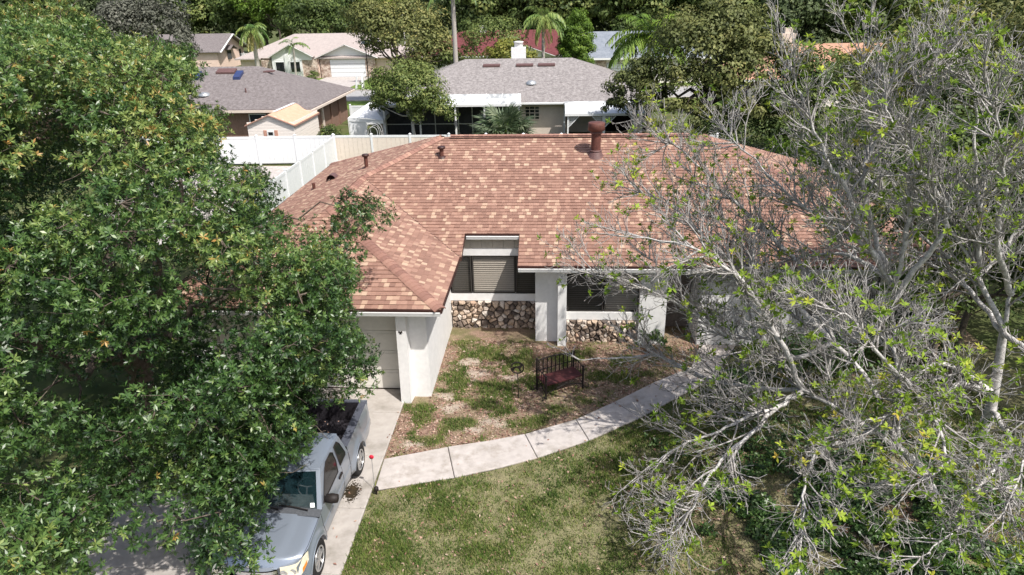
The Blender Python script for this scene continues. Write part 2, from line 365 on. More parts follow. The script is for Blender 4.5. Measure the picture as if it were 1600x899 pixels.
PATCH_GRASS = [(-1.95, 17.9, .75, .7), (-.9, 17.3, .7, .8), (-1.6, 16.0, .55, .7), (-.6, 16.4, .5, .6), (-1.9, 15.2, .5, .5), (-3.1, 13.5, .45, .3), (-2.2, 14.3, .5, .4), (-.5, 14.4, .7, .35),
               (-3.3, 14.6, .4, .7), (.4, 17.7, .6, .5), (1.6, 16.7, .7, .4), (-1.2, 14.9, .4, .3), (-2.6, 16.4, .4, .8), (.2, 15.0, .6, .3)]
PATCH_SAND = [(-2.35, 17.5, .4, .3), (-2.1, 16.75, .45, .35), (-1.15, 16.6, .35, .2), (-3.35, 13.35, .4, .25), (-2.6, 15.0, .5, .3), (-1.55, 14.35, .45, .3), (-2.9, 15.6, .35, .25), (-.7, 9.0, .35, .6), (-1.9, 14.05, .3, .2)]
def blob(x, y, L):
    v = np.zeros(np.shape(x))
    for a, b, rx, ry in L: v = np.maximum(v, 1 - np.sqrt(((x - a) / rx) ** 2 + ((y - b) / ry) ** 2))
    return np.clip(v * 1.6, 0, 1)
def lawn_field(x, y):
    """returns green density, sand, mulch (0..1)"""
    bed = bed_side(x, y)
    n1 = fnoise(x, y, .9, 3); n2 = fnoise(x, y, 2.6, 9); n3 = fnoise(x, y, 6, 21)
    w = (n2 - .5) * .9 + (n3 - .5) * .6
    bs = blob(x + (n3 - .5) * .35, y + (n2 - .5) * .5, PATCH_SAND); sand = np.clip(bs * .75 + w * 1.3 * (bs > 0), 0, .8)
    g_bed = np.clip(blob(x, y, PATCH_GRASS) * 1.2 + w * 1.3, 0, 1) * .95 + np.clip((n2 - .44) * 2.6, 0, .7)
    g_lawn = np.clip(.62 + (n1 - .5) * 1.3 + w * 1.0, 0.08, 1)
    under = np.exp(-(((x - 6.5) / 3.6) ** 2 + ((y - 11.2) / 3.2) ** 2))       # thin turf under the bare trees
    g = np.where(bed, g_bed, g_lawn * (1 - .65 * under)) * (1 - sand)
    mulch = np.where(bed, np.clip(.75 + (n1 - .5) * 1.2, 0, 1), np.clip((n1 - .55) * 2.5 + under * .8, 0, .9))
    return np.clip(g, 0, 1), sand, mulch

gx = np.arange(-3.93, 13.0, .045); gy = np.arange(3.0, 20.0, .045)
GX, GY = np.meshgrid(gx, gy, indexing='ij')
g_, s_, m_ = lawn_field(GX, GY)
c_tan = np.array([.205, .185, .105]); c_mulch = np.array([.245, .165, .125]); c_sand = np.array([.40, .335, .28]); c_green = np.array([.085, .105, .03])
n4 = fnoise(GX, GY, 11, 40)[..., None]
col = c_tan * (1 - m_[..., None]) + c_mulch * m_[..., None]
col = col * (1 - .65 * g_[..., None]) + c_green * .65 * g_[..., None]
col = col * (1 - s_[..., None]) + c_sand * s_[..., None]
col = col * (.7 + .6 * n4)
zz = (fnoise(GX, GY, 1.1, 70) - .5) * .03 + (fnoise(GX, GY, 7, 71) - .5) * .022
nx, ny = GX.shape
V = np.stack([GX, GY, zz], -1).reshape(-1, 3)
idx = np.arange(nx * ny).reshape(nx, ny)
F = np.stack([idx[:-1, :-1], idx[1:, :-1], idx[1:, 1:], idx[:-1, 1:]], -1).reshape(-1, 4)
ctr = V[F].mean(1)
F = F[~((ctr[:, 0] < -3.30) & (ctr[:, 1] > 15.75) & (ctr[:, 0] > -9))]
me = bpy.data.meshes.new('lawn')
me.vertices.add(len(V)); me.vertices.foreach_set('co', V.astype(np.float32).ravel())
me.loops.add(F.size); me.loops.foreach_set('vertex_index', F.astype(np.int32).ravel())
me.polygons.add(len(F)); me.polygons.foreach_set('loop_start', np.arange(0, F.size, 4, dtype=np.int32))
me.materials.append(MT['soil'])
ca = me.color_attributes.new('soil', 'FLOAT_COLOR', 'POINT')
ca.data.foreach_set('color', np.concatenate([col.reshape(-1, 3), np.ones((nx * ny, 1))], 1).astype(np.float32).ravel())
me.polygons.foreach_set('use_smooth', np.ones(len(F), bool)); me.update(calc_edges=True)
lawn = bpy.data.objects.new('lawn', me); COL.objects.link(lawn); tag(lawn, kind='structure')

def slab_poly(name, poly, zt, th, m, parent, inset=.006, tilt=.004):
    c = Vector((sum(p[0] for p in poly) / len(poly), sum(p[1] for p in poly) / len(poly), 0))
    pts = []; dz = R.uniform(-tilt, tilt)
    for p in poly:
        v = Vector((p[0], p[1], 0)) - c; v = v * (1 - inset / max(v.length, .1)); pts.append(Vector((c.x + v.x, c.y + v.y, zt + dz)))
    b = MB(); k = len(pts)
    top = [c + (p - Vector((c.x, c.y, p.z))) * .985 + Vector((0, 0, p.z)) for p in pts]
    b.poly(top)
    lo = [Vector((p.x, p.y, p.z - .012)) for p in pts]; bt = [Vector((p.x, p.y, p.z - th)) for p in pts]
    b.add(top + lo + bt, [(i, k + i, k + (i + 1) % k, (i + 1) % k) for i in range(k)] + [(k + i, 2 * k + i, 2 * k + (i + 1) % k, k + (i + 1) % k) for i in range(k)])
    return b.build(name, m, parent)

drive = MB(); drive.box(-9.32, -30, -.05, -3.94, 15.84, -.012)
drive = tag(drive.build('driveway', MT['mortar']), kind='structure')
ys = [15.83, 14.70, 12.91, 11.13, 9.35, 7.55, 5.75, 3.95, 2.15, .35, -3.2, -8, -16, -30]
for a, b_ in zip(ys[1:], ys[:-1]):
    for x0, x1 in ((-9.32, -6.62), (-6.62, -3.93)):
        slab_poly('concrete_slab', [(x0, a), (x1, a), (x1, b_), (x0, b_)], .028, .06, MT['conc2'], drive, inset=.009)
walk = MB(); walk.slab([Vector((x, y, .005)) for x, y in WALK], .05)
walk = tag(walk.build('walkway', MT['mortar']), kind='structure')
segs = [(0, 1, 0, 1), (1, 3, 1, 3), (3, 4, 3, 4), (4, 5, 4, 5), (5, 6, 5, 6), (6, 7, 6, 7), (7, 8, 7, 8)]
for a, b_, c, d in segs:
    slab_poly('concrete_slab', WT[a:b_ + 1] + WB[c:d + 1][::-1], .040, .06, MT['conc'], walk, inset=.010)

def oil_mesh(name, cx, cy, rx, ry, z, n, seed):
    b = MB(); rr = random.Random(seed)
    for k in range(n):
        a = rr.uniform(0, 6.28); q = abs(rr.gauss(0, .42)); x = cx + math.cos(a) * q * rx; y = cy + math.sin(a) * q * ry
        r_ = rr.uniform(.008, .036) * (1.25 - min(q, 1)); m = rr.randint(5, 9)
        b.poly([(x + math.cos(t * 6.28 / m) * r_ * rr.uniform(.6, 1.2), y + math.sin(t * 6.28 / m) * r_ * rr.uniform(.6, 1.2), z + k * 4e-6) for t in range(m)])
    return b
o = oil_mesh('stain', -4.36, 11.62, .27, .46, .0345, 900, 4).build('oil_stain', MT['oil'], drive, kind='stuff')

# road, verges and drives beyond the back fence
mb = MB(); mb.box(-120, 71.3, -.2, 160, 79.2, -.01); tag(mb.build('road', MT['asphalt']), kind='structure')
mb = MB(); mb.box(-120, 79.2, -.2, 160, 79.5, .08); mb.box(-120, 71.0, -.2, 160, 71.3, .08); tag(mb.build('kerb', MT['conc']), kind='structure')
mb = MB(); mb.box(-60, 66.0, -.2, 60, 71.0, -.02); mb.box(-60, 79.5, -.2, 60, 92.6, -.03); tag(mb.build('verge', MT['verge']), kind='structure')
mb = MB(); mb.box(-30.4, 79.3, -.15, -24.2, 93.2, .02); mb.box(-33.0, 87.5, -.15, -30.4, 89.0, .015); tag(mb.build('garage_drive', MT['conc']), kind='structure')

mb = MB(); mb.box(-24, 27, -.2, -14.2, 42.4, -.01); tag(mb.build('patio', MT['conc']), kind='structure')
# grass blades, only where turf grows; litter flakes over the bed
def scatter_grass():
    n = 640000
    x = NR.uniform(-3.92, 11.5, n); y = NR.uniform(7.0, 18.75, n)
    keep = ~in_poly(x, y, [(p[0], p[1] + .02) for p in WT] + [(p[0], p[1] - .02) for p in WB[::-1]])
    keep &= ~((x < -3.27) & (y > 15.15)) & ~((x > -.53) & (x < .45) & (y > 18.4))
    x, y = x[keep], y[keep]
    g, sd_, mu = lawn_field(x, y)
    edge = np.zeros(len(x))
    p = np.clip(g * g * 1.15, 0, 1) * np.where(bed_side(x, y), .55, .92) + .03
    k = NR.random(len(x)) < p
    x, y, g = x[k], y[k], g[k]; n = len(x)
    z = (fnoise(x, y, 1.1, 70) - .5) * .03 + (fnoise(x, y, 7, 71) - .5) * .022
    az = NR.uniform(0, 6.28, n); lean = NR.uniform(.15, 1.0, n); h = NR.uniform(.028, .075, n) * (.7 + .6 * g); w = NR.uniform(.006, .013, n)
    Vv = np.empty((n, 3, 3)); sx = np.cos(az); sy = np.sin(az)
    Vv[:, 0] = np.stack([x - sy * w, y + sx * w, z], 1); Vv[:, 1] = np.stack([x + sy * w, y - sx * w, z], 1)
    Vv[:, 2] = np.stack([x + sx * h * lean, y + sy * h * lean, z + h], 1)
    hue = fnoise(x, y, 1.7, 55)
    T = np.clip(.26 + .12 * bed_side(x, y) + (hue - .5) * .9 + NR.normal(0, .14, n) + (NR.random(n) < .16) * .4 - (g > .8) * .06, 0, 1)
    tag(np_mesh('grass', Vv.reshape(-1, 3), 3, T, MT['blade'], kind='stuff'), 'short patchy green and straw coloured grass on the front yard', 'grass')
scatter_grass()
def scatter_litter():
    n = 110000
    x = NR.uniform(-3.92, 9.5, n); y = NR.uniform(7.2, 18.8, n)
    keep = ~((x < -3.25) & (y > 15.1)) & ~((x > -.53) & (x < .45) & (y > 18.4)) & ~in_poly(x, y, WALK)
    x, y = x[keep], y[keep]; g, sd_, mu = lawn_field(x, y)
    k = NR.random(len(x)) < np.where(bed_side(x, y), .08 + .58 * mu * (1 - g) * (1 - sd_ * .8), .03 + .20 * mu)
    x, y = x[k], y[k]
    n2 = 700                                               # a few blown on to the paving
    px = np.concatenate([NR.uniform(-6.5, -3.95, 90), NR.uniform(-3.9, 5, n2)]); py = np.concatenate([NR.uniform(8, 15.7, 90), NR.uniform(11.7, 18, n2)])
    kk = in_poly(px, py, WALK) & (NR.random(len(px)) < np.clip((px + 1.5) / 4, .05, 1)); kk[:90] = NR.random(90) < .6
    zg = (fnoise(x, y, 1.1, 70) - .5) * .03 + (fnoise(x, y, 7, 71) - .5) * .022 + NR.uniform(.006, .03, len(x))
    x = np.concatenate([x, px[kk]]); y = np.concatenate([y, py[kk]]); z = np.concatenate([zg, np.full(kk.sum(), .052)])
    n = len(x); az = NR.uniform(0, 6.28, n)
    D = np.stack([np.cos(az), np.sin(az), NR.normal(0, .25, n)], 1); A = unit(np.stack([NR.normal(0, .4, n), NR.normal(0, .4, n), np.ones(n)], 1))
    l = NR.uniform(.03, .105, n)
    Vv = leaf_quads(np.stack([x, y, z], 1), unit(D), A, l, l * NR.uniform(.3, .55, n), .15, .2)
    tag(np_mesh('leaf_litter', Vv, 4, NR.random(n), MT['litter'], kind='stuff'), 'dry brown leaves scattered over the bed and walkway', 'leaf litter')
scatter_litter()
def scatter_ivy():
    n = 20000
    x = NR.normal(6.4, 2.2, n); y = NR.normal(10.4, 1.7, n)
    k = (fnoise(x, y, 1.4, 90) > .40 + .25 * np.clip((5.0 - x) / 2.4, 0, 1)) & (x < 12) & (x > 2.2) & (y > 7.2) & (y < 15.2) & ~in_poly(x, y, WALK) & ~bed_side(x, y); x, y = x[k], y[k]; n = len(x)
    V_, T_ = rosettes(np.stack([x, y, NR.uniform(.04, .16, n)], 1), unit(np.stack([NR.normal(0, .5, n), NR.normal(0, .5, n), np.ones(n)], 1)), 3, .085, .055, NR.uniform(.1, .75, n), (1.0, 1.6))
    tag(np_mesh('ground_cover', V_, 4, T_, MT['ivy'], kind='stuff'), 'glossy dark green vine leaves carpeting the ground under the bare tree', 'ground cover')
scatter_ivy()

# ------------------------------------------------------------------ the house
house = thing('brown_roofed_house', 'white stucco single storey house with a red brown shingle hip roof', 'house', (0, 20, 0))
SL = .4; EM, EG = 2.72, 2.86                       # slope, eave heights of main roof and garage
ME_Y, RIDGE_Y = 18.25, 24.55; RID_Z = EM + SL * (RIDGE_Y - ME_Y); RX0, RX1 = -4.03, 5.33
LX = -10.3; RX = 11.63; BACK_Y = 2 * RIDGE_Y - ME_Y; GX_, GY_ = -2.74, 14.98
JX = -6.445; JZ = EG + SL * (GX_ - JX); JY = 22.305; GPY = GY_ + (GX_ - JX)
LZ = 2.80
Zm = lambda y: EM + SL * (y - ME_Y)
P_ = lambda x, y, z: Vector((x, y, z))
RL, RR = P_(RX0, RIDGE_Y, RID_Z), P_(RX1, RIDGE_Y, RID_Z)
NX0, NX1, NY = -2.68, -1.0, 19.58
VLOW = P_(GX_, 18.60, EG)
J = P_(JX, JY, JZ); GP = P_(JX, GPY, JZ)
roof = MB()
TH = .11
nM = Vector((0, -SL, 1)).normalized(); nB = Vector((0, SL, 1)).normalized(); nL = Vector((-SL, 0, 1)).normalized(); nR = Vector((SL, 0, 1)).normalized()
lower = lambda pts, d=.006: [p - Vector((0, 0, d)) for p in pts]
mainA = [P_(NX1, ME_Y, EM), P_(RX, ME_Y, EM), RR, P_(NX1, RIDGE_Y, RID_Z)]
mainB = [P_(NX0, NY, Zm(NY)), P_(NX1, NY, Zm(NY)), P_(NX1, RIDGE_Y, RID_Z), P_(NX0, RIDGE_Y, RID_Z)]
mainC = [VLOW, P_(NX0, 18.6, Zm(18.6)), P_(NX0, RIDGE_Y, RID_Z), RL, J]
garR = [P_(GX_, GY_, EG), VLOW, J, GP]
garF = [P_(-10.15, GY_, EG), P_(GX_, GY_, EG), GP]
leftP = [P_(-10.15, GY_, EG), GP, J, RL, P_(LX, BACK_Y, LZ)]
backP = [P_(LX, BACK_Y, LZ), RL, RR, P_(RX, BACK_Y, EM)]
rightP = [P_(RX, ME_Y, EM), P_(RX, BACK_Y, EM), RR]
for pl, n in ((mainA, nM), (mainB, nM), (mainC, nM), (garR, nR), (garF, nM), (leftP, nL), (backP, nB), (rightP, nR)):
    roof.slab(lower(pl), TH, (0, 0, 1))
roof = roof.build('roof', MT['deck'], house)

def clip_half(poly, a, b, c):                       # keep a*u + b*v <= c
    out = []
    for i in range(len(poly)):
        p, q = poly[i], poly[(i + 1) % len(poly)]
        dp = a * p[0] + b * p[1] - c; dq = a * q[0] + b * q[1] - c
        if dp <= 0: out.append(p)
        if (dp < 0 < dq) or (dq < 0 < dp):
            t = dp / (dp - dq); out.append((p[0] + (q[0] - p[0]) * t, p[1] + (q[1] - p[1]) * t))
    return out
def clip_convex(poly, clip):                        # clip: counter-clockwise convex polygon
    for i in range(len(clip)):
        (x1, y1), (x2, y2) = clip[i], clip[(i + 1) % len(clip)]
        poly = clip_half(poly, (y2 - y1), -(x2 - x1), (y2 - y1) * x1 - (x2 - x1) * y1)
        if len(poly) < 3: return []
    return poly
def area2(p): return abs(sum(p[i][0] * p[(i + 1) % len(p)][1] - p[(i + 1) % len(p)][0] * p[i][1] for i in range(len(p)))) / 2
DV = .144
def tabs(o, U, W, n, regions, light, seed):
    """o origin on the eave, U along it, W level direction up the slope, n plane normal; regions: convex (u,v) outlines"""
    rr = random.Random(seed); res = []
    us = [p[0] for r_ in regions for p in r_]; vs_ = [p[1] for r_ in regions for p in r_]
    v = min(vs_)
    while v < max(vs_):
        u = min(us) - rr.uniform(0, .2)
        streak = rr.uniform(-.08, .08); lastdark = True
        while u < max(us):
            w = rr.uniform(.10, .185); t = rr.random() * (1.0 if lastdark else 1 + 1.2 * light); lastdark = t >= light or t > 1
            if not lastdark and rr.random() < 0: pass
            tint = rr.uniform(.68, 1.0) if t < light else rr.uniform(.36, .58) if t < light + .22 else max(0, rr.uniform(.05, .32) + streak)
            h = .017 + rr.choice((0, 0, .007)) + rr.uniform(0, .002)
            for rg in regions:
                pl = clip_convex([(u, v - .002), (u + w - .003, v - .002), (u + w - .003, v + DV), (u, v + DV)], rg)
                if len(pl) >= 3 and area2(pl) > 2e-4:
                    top = []; base = []
                    for a, b in pl:
                        q = o + U * a + W * b + Vector((0, 0, SL * b)); k = (b - v) / DV
                        top.append(q + n * (h * (1 - k) + .002)); base.append(q - n * .004)
                    res.append((top, base, tint))
            u += w
        v += DV
    return res
def tab_add(b, tb):
    top, base, tint = tb; k = len(top)
    b.add(top + base, [list(range(k))] + [(i, k + i, k + (i + 1) % k, (i + 1) % k) for i in range(k)], tint)
def uv(pts, o, U, W): return [((p - o).dot(U), (p - o).dot(W)) for p in pts]
X_, Y_ = Vector((1, 0, 0)), Vector((0, 1, 0))
fields = []
o_ = P_(0, ME_Y, EM); fields.append(tabs(o_, X_, Y_, nM, [uv(q, o_, X_, Y_) for q in (mainA, mainB, mainC)], .17, 1))
o_ = P_(GX_, 18.6, EG); fields.append(tabs(o_, Y_, -X_, nR, [uv(garR, o_, Y_, -X_)], .26, 2))
o_ = P_(0, GY_, EG); fields.append(tabs(o_, X_, Y_, nM, [uv(garF, o_, X_, Y_)], .22, 3))
o_ = P_(LX, BACK_Y, LZ); mid = P_(LX, JY, LZ); fields.append(tabs(o_, -Y_, X_, nL, [uv(q, o_, -Y_, X_) for q in ([P_(LX, GY_, LZ), GP, J, mid], [mid, J, RL, P_(LX, BACK_Y, LZ)])], .22, 4))
o_ = P_(RX, ME_Y, EM); fields.append(tabs(o_, Y_, -X_, nR, [uv(rightP, o_, Y_, -X_)], .22, 5))
near = sorted([t for t in fields[1] + fields[2] if t[0][0].x > -5.2], key=lambda t: (t[0][0] - Vector((0, 0, 10))).length)[:300]
nearid = set(id(t) for t in near)
for t in near:
    b = MB(); tab_add(b, t); b.build('shingle', MT['shingle'], roof)
b = MB()
for fl in fields:
    for t in fl:
        if id(t) not in nearid: tab_add(b, t)
b.build('shingle_field', MT['shingle'], roof, kind='stuff')

def caps(a, c, n1, n2, step=.15, wd=.17, name='hip_cap', skip=0, lift=.044):
    """overlapping bent cap shingles from a (low end) to c"""
    d = (c - a); L_ = d.length; d.normalize(); k = int(L_ / step)
    s1 = n1.cross(d); s2 = n2.cross(d)
    up_ = (n1 + n2).normalized()
    if s1.dot(s2) > 0: pass
    e1 = (n2 - n1); e1 = (e1 - n1 * e1.dot(n1)).normalized() * -1; e2 = (n1 - n2); e2 = (e2 - n2 * e2.dot(n2)).normalized() * -1
    for i in range(k):
        p0 = a + d * (i * step + .02); p1 = a + d * (min(i * step + step * 1.5, L_)); t = R.uniform(0, .6) if R.random() < .75 else R.uniform(.6, 1)
        rows = []
        for p, h in ((p0, lift + .010), (p1, lift - .004)):
            rows.append([p + e1 * wd + n1 * (h * .6), p + e1 * wd * .5 + n1 * (h + .008), p + up_ * (h + .016), p + e2 * wd * .5 + n2 * (h + .008), p + e2 * wd + n2 * (h * .6)])
        rows.insert(0, [q - up_ * .032 for q in rows[0]])
        b = MB(); b.grid(rows, t, False); b.build(name, MT['cap'], roof)
caps(P_(GX_, GY_, EG), GP, nR, nM)
caps(GP, J, nL, nR)
caps(J, RL, nL, nM)
caps(P_(RX, ME_Y, EM) + (RR - P_(RX, ME_Y, EM)) * .3, RR, nM, nR, step=.18)
caps(P_(LX, BACK_Y, LZ), RL, nL, nB, step=.2)
b = MB(); b.box(RX0 + .35, RIDGE_Y - .13, RID_Z - .04, RX1 - .55, RIDGE_Y + .13, RID_Z + .045); b.build('ridge_vent', MT['brown_metal'], roof)
caps(P_(RX0 + .3, RIDGE_Y, RID_Z + .055), P_(RX1 - .5, RIDGE_Y, RID_Z + .055), nM, nB, step=.17, wd=.16, name='ridge_cap', lift=.01)
b = MB(); b.bar(VLOW + Vector((0, 0, .012)), J + Vector((0, 0, .012)), .03, .01); b.build('valley_seam', MT['brown_metal'], roof)

def eave_trim(a, c, out, parent=house, h=.15):      # dark drip edge over a white gutter
    a = Vector(a); c = Vector(c); out = Vector(out)
    d = MB(); d.bar(a + out * .02 + Vector((0, 0, -.022)), c + out * .02 + Vector((0, 0, -.022)), .05, .055); d.build('drip_edge', MT['brown_metal'], parent)
    g = MB(); e = (c - a).normalized() * .02
    prof = [(-.03, -.055), (.045, -.055), (.055, -.075), (.045, -.11), (.03, -.175), (-.03, -.175)]
    for q0, q1 in ((a + e, c - e),):
        rows = [[q + out * u + Vector((0, 0, v)) for u, v in prof + prof[:1]] for q in (q0, q1)]
        g.grid(rows, .5, False); g.poly(rows[0][:-1]); g.poly(rows[1][:-1])
    g.build('gutter', MT['trim'], parent)
eave_trim((-10.15, GY_, EG), (GX_, GY_, EG), (0, -1, 0))
eave_trim((NX1 - .01, ME_Y, EM), (RX, ME_Y, EM), (0, -1, 0))
eave_trim((NX0 + .02, NY, Zm(NY)), (NX1, NY, Zm(NY)), (0, -1, 0))
b = MB(); b.bar((GX_ + .012, GY_, EG - .06), (GX_ + .012, 18.6, EG - .06), .03, .10); b.build('drip_edge', MT['brown_metal'], house)
for x in (NX0, NX1):
    b = MB(); b.bar((x, 18.62 if x == NX0 else ME_Y + .02, Zm(18.62 if x == NX0 else ME_Y + .02) - .055), (x, NY, Zm(NY) - .055), .022, .10); b.build('rake_board', MT['brown_metal'], house)
eave_trim((LX, BACK_Y, LZ), (-10.17, GY_, EG), (-1, 0, 0))
sf = MB()
for q in ((-10.1, GY_ + .04, GX_ - .03, 15.9, 2.675), (-3.28, 15.5, GX_ - .03, 18.62, 2.675), (NX1 + .02, ME_Y + .03, RX - .05, 18.95, 2.535), (-10.26, 15, -9.6, BACK_Y, 2.62)):
    sf.box(q[0], q[1], q[4], q[2], q[3], q[4] + .012)
sf.build('soffit', MT['trim'], house)

# walls
w = MB()
w.box(-3.78, 15.52, -.2, -3.25, 15.80, 2.674)                # garage front return
w.box(-3.50, 15.80, -.2, -3.25, 19.95, 2.80)                # garage side wall
w.box(-3.98, 15.84, 2.2, -3.78, 16.0, 2.674)
w.box(-9.95, 15.84, 2.42, -3.98, 16.0, 2.674)              # door header
w.box(-9.95, 15.50, -.2, -9.05, 16.0, 2.674)
w.box(-9.95, 16.0, -.2, -9.75, 30.4, 2.7)
w.box(-9.75, 30.2, -.2, 11.2, 30.4, 2.6); w.box(11.0, 18.8, -.2, 11.2, 30.2, 2.6)
w.box(-.51, 18.78, -.2, .17, 19.95, 2.533); w.box(.17, 18.80, -.2, .43, 19.95, 2.533)
w.box(-3.25, 19.72, .945, -.51, 19.95, 1.19)               # band under the bay window
w.box(-3.25, 19.745, -.2, -.51, 19.95, .945)
w.box(-3.25, 19.72, 2.49, -.51, 19.95, 2.72)               # beam over it
w.box(.43, 18.80, .745, 2.62, 19.0, 1.0); w.box(.43, 18.825, -.2, 2.62, 19.0, .745); w.box(.43, 18.84, 2.26, 2.62, 19.0, 2.533)
w.box(2.62, 18.62, -.2, 3.42, 19.0, 2.533); w.box(3.42, 18.84, 2.26, 4.4, 19.0, 2.533)
w.box(4.4, 18.62, -.2, 6.9, 19.0, 2.533); w.box(6.9, 18.84, -.2, 7.6, 19.0, 2.533); w.box(7.6, 18.84, -.2, 9.6, 19.0, .9); w.box(7.6, 18.84, 2.2, 9.6, 19.0, 2.533); w.box(9.6, 18.84, -.2, 11.0, 19.0, 2.533)
w.build('wall', MT['wall'], house)
pb = MB(); pb.box(-3.47, 19.80, 2.72, -.50, 19.9, 3.20); pb.build('board_backing', MT['dark'], house)
for k in range(8):
    b = MB(); x0 = -3.24 + k * .345; b.box(x0, 19.745 + R.uniform(0, .004), 2.722, x0 + .337, 19.80, 3.17); b.build('panel_board', MT['board'], house)
pl = MB()                                                   # garage buttress, battered
pl.add([(-4.0, 15.18, -.2), (-3.74, 15.18, -.2), (-3.70, 15.52, -.2), (-4.0, 15.84, -.2), (-3.955, 15.2, 2.672), (-3.70, 15.2, 2.672), (-3.70, 15.52, 2.672), (-3.955, 15.84, 2.672)],
       [(0, 1, 5, 4), (1, 2, 6, 5), (2, 3, 7, 6), (3, 0, 4, 7), (4, 5, 6, 7)])
pl.build('buttress', MT['wall'], house)
b = MB(); b.box(.17, 18.46, -.2, .43, 18.80, 2.533); b.build('buttress', MT['wall'], house)
orn = MB(); z0 = 2.06                                        # small dark plaque on the buttress
orn.add([(-3.89, 15.19, z0), (-3.82, 15.19, z0), (-3.835, 15.19, z0 + .05), (-3.80, 15.19, z0 + .03), (-3.81, 15.19, z0 + .10), (-3.855, 15.19, z0 + .07), (-3.90, 15.19, z0 + .10), (-3.91, 15.19, z0 + .03), (-3.875, 15.19, z0 + .05)], [list(range(9))])
orn.v += [(x, y + .012, z) for x, y, z in orn.v]; orn.f += [(i, 9 + i, 9 + (i + 1) % 9, (i + 1) % 9) for i in range(9)]; orn.t += [.5] * 9; orn.s += [False] * 9; orn.m += [0] * 9
orn.build('wall_plaque', MT['black'], house)

# garage door: four sections of raised panels
gd = MB(); gd.box(-9.02, 15.90, 0.0, -3.98, 15.95, 2.42); gd = gd.build('garage_door', MT['dark'], house)
for r_ in range(4):
    z0, z1 = .035 + r_ * .6, .035 + (r_ + 1) * .6 - .012
    b = MB(); b.box(-9.0, 15.85, z0, -3.985, 15.90, z1)
    for k in range(7):
        x0 = -8.95 + k * .71; b.box(x0 + .06, 15.838, z0 + .09, x0 + .64, 15.85, z1 - .09)
    b.build('door_section', MT['door'], gd)
b = MB(); b.box(-9.0, 15.84, .029, -3.985, 15.91, .05); b.build('door_seal', MT['brown_metal'], gd)

def blinds(b, x0, x1, z0, z1, y, pitch=.072):
    z = z0 + .02
    while z < z1 - .01:
        b.add([(x0, y - .014, z - .018), (x1, y - .014, z - .018), (x1, y + .012, z + .034), (x0, y + .012, z + .034)], [(0, 1, 2, 3)], R.uniform(.3, .7)); z += pitch
def sash(x0, x1, z0, z1, y, pane, parent):
    fr = MB(); t = .035
    for q in ((x0, z0, x1, z0 + t), (x0, z1 - t, x1, z1), (x0, z0 + t, x0 + t, z1 - t), (x1 - t, z0 + t, x1, z1 - t)): fr.box(q[0], y - .04, q[1], q[2], y + .03, q[3])
    fr = fr.build('window', MT['frame'], parent)
    p = MB(); p.add([(x0 + t, y - .012, z0 + t), (x1 - t, y - .012, z0 + t), (x1 - t, y - .012, z1 - t), (x0 + t, y - .012, z1 - t)], [(0, 1, 2, 3)]); p.build('pane', pane, fr)
    s = MB(); blinds(s, x0 + .02, x1 - .02, z0, z1, y + .05); s.build('blind_slats', MT['slat'], fr, kind='stuff')
MT['screen_pane'] = glass_mat('screened_pane', (.01, .011, .011), .62, .15)
for q in ((-3.25, 19.86, 1.19, -.51, 19.90, 2.49), (.43, 19.0, 1.0, 2.62, 19.04, 2.26), (7.6, 19.0, .9, 9.6, 19.04, 2.2), (3.42, 20.2, 0, 4.4, 20.25, 2.26)):
    b = MB(); b.box(*q); b.build('room_backing', MT['dark'], house)
sash(-3.20, -2.55, 1.2, 2.49, 19.76, MT['screen_pane'], house); sash(-2.52, -1.17, 1.2, 2.49, 19.77, MT['pane'], house); sash(-1.15, -.52, 1.2, 2.49, 19.76, MT['screen_pane'], house)
sash(.46, 1.55, 1.0, 2.26, 18.88, MT['screen_pane'], house); sash(1.58, 2.62, 1.0, 2.26, 18.885, MT['pane'], house); sash(7.6, 9.6, .9, 2.2, 18.92, MT['pane'], house)
b = MB(); b.box(3.45, 19.9, 0, 4.37, 19.95, 2.1); b.build('front_door', MT['awn_dark'], house)
w = MB(); w.box(3.38, 19.0, -.2, 3.42, 20.2, 2.5); w.box(4.4, 19.0, -.2, 4.44, 20.2, 2.5); w.build('porch_wall', MT['wall'], house)

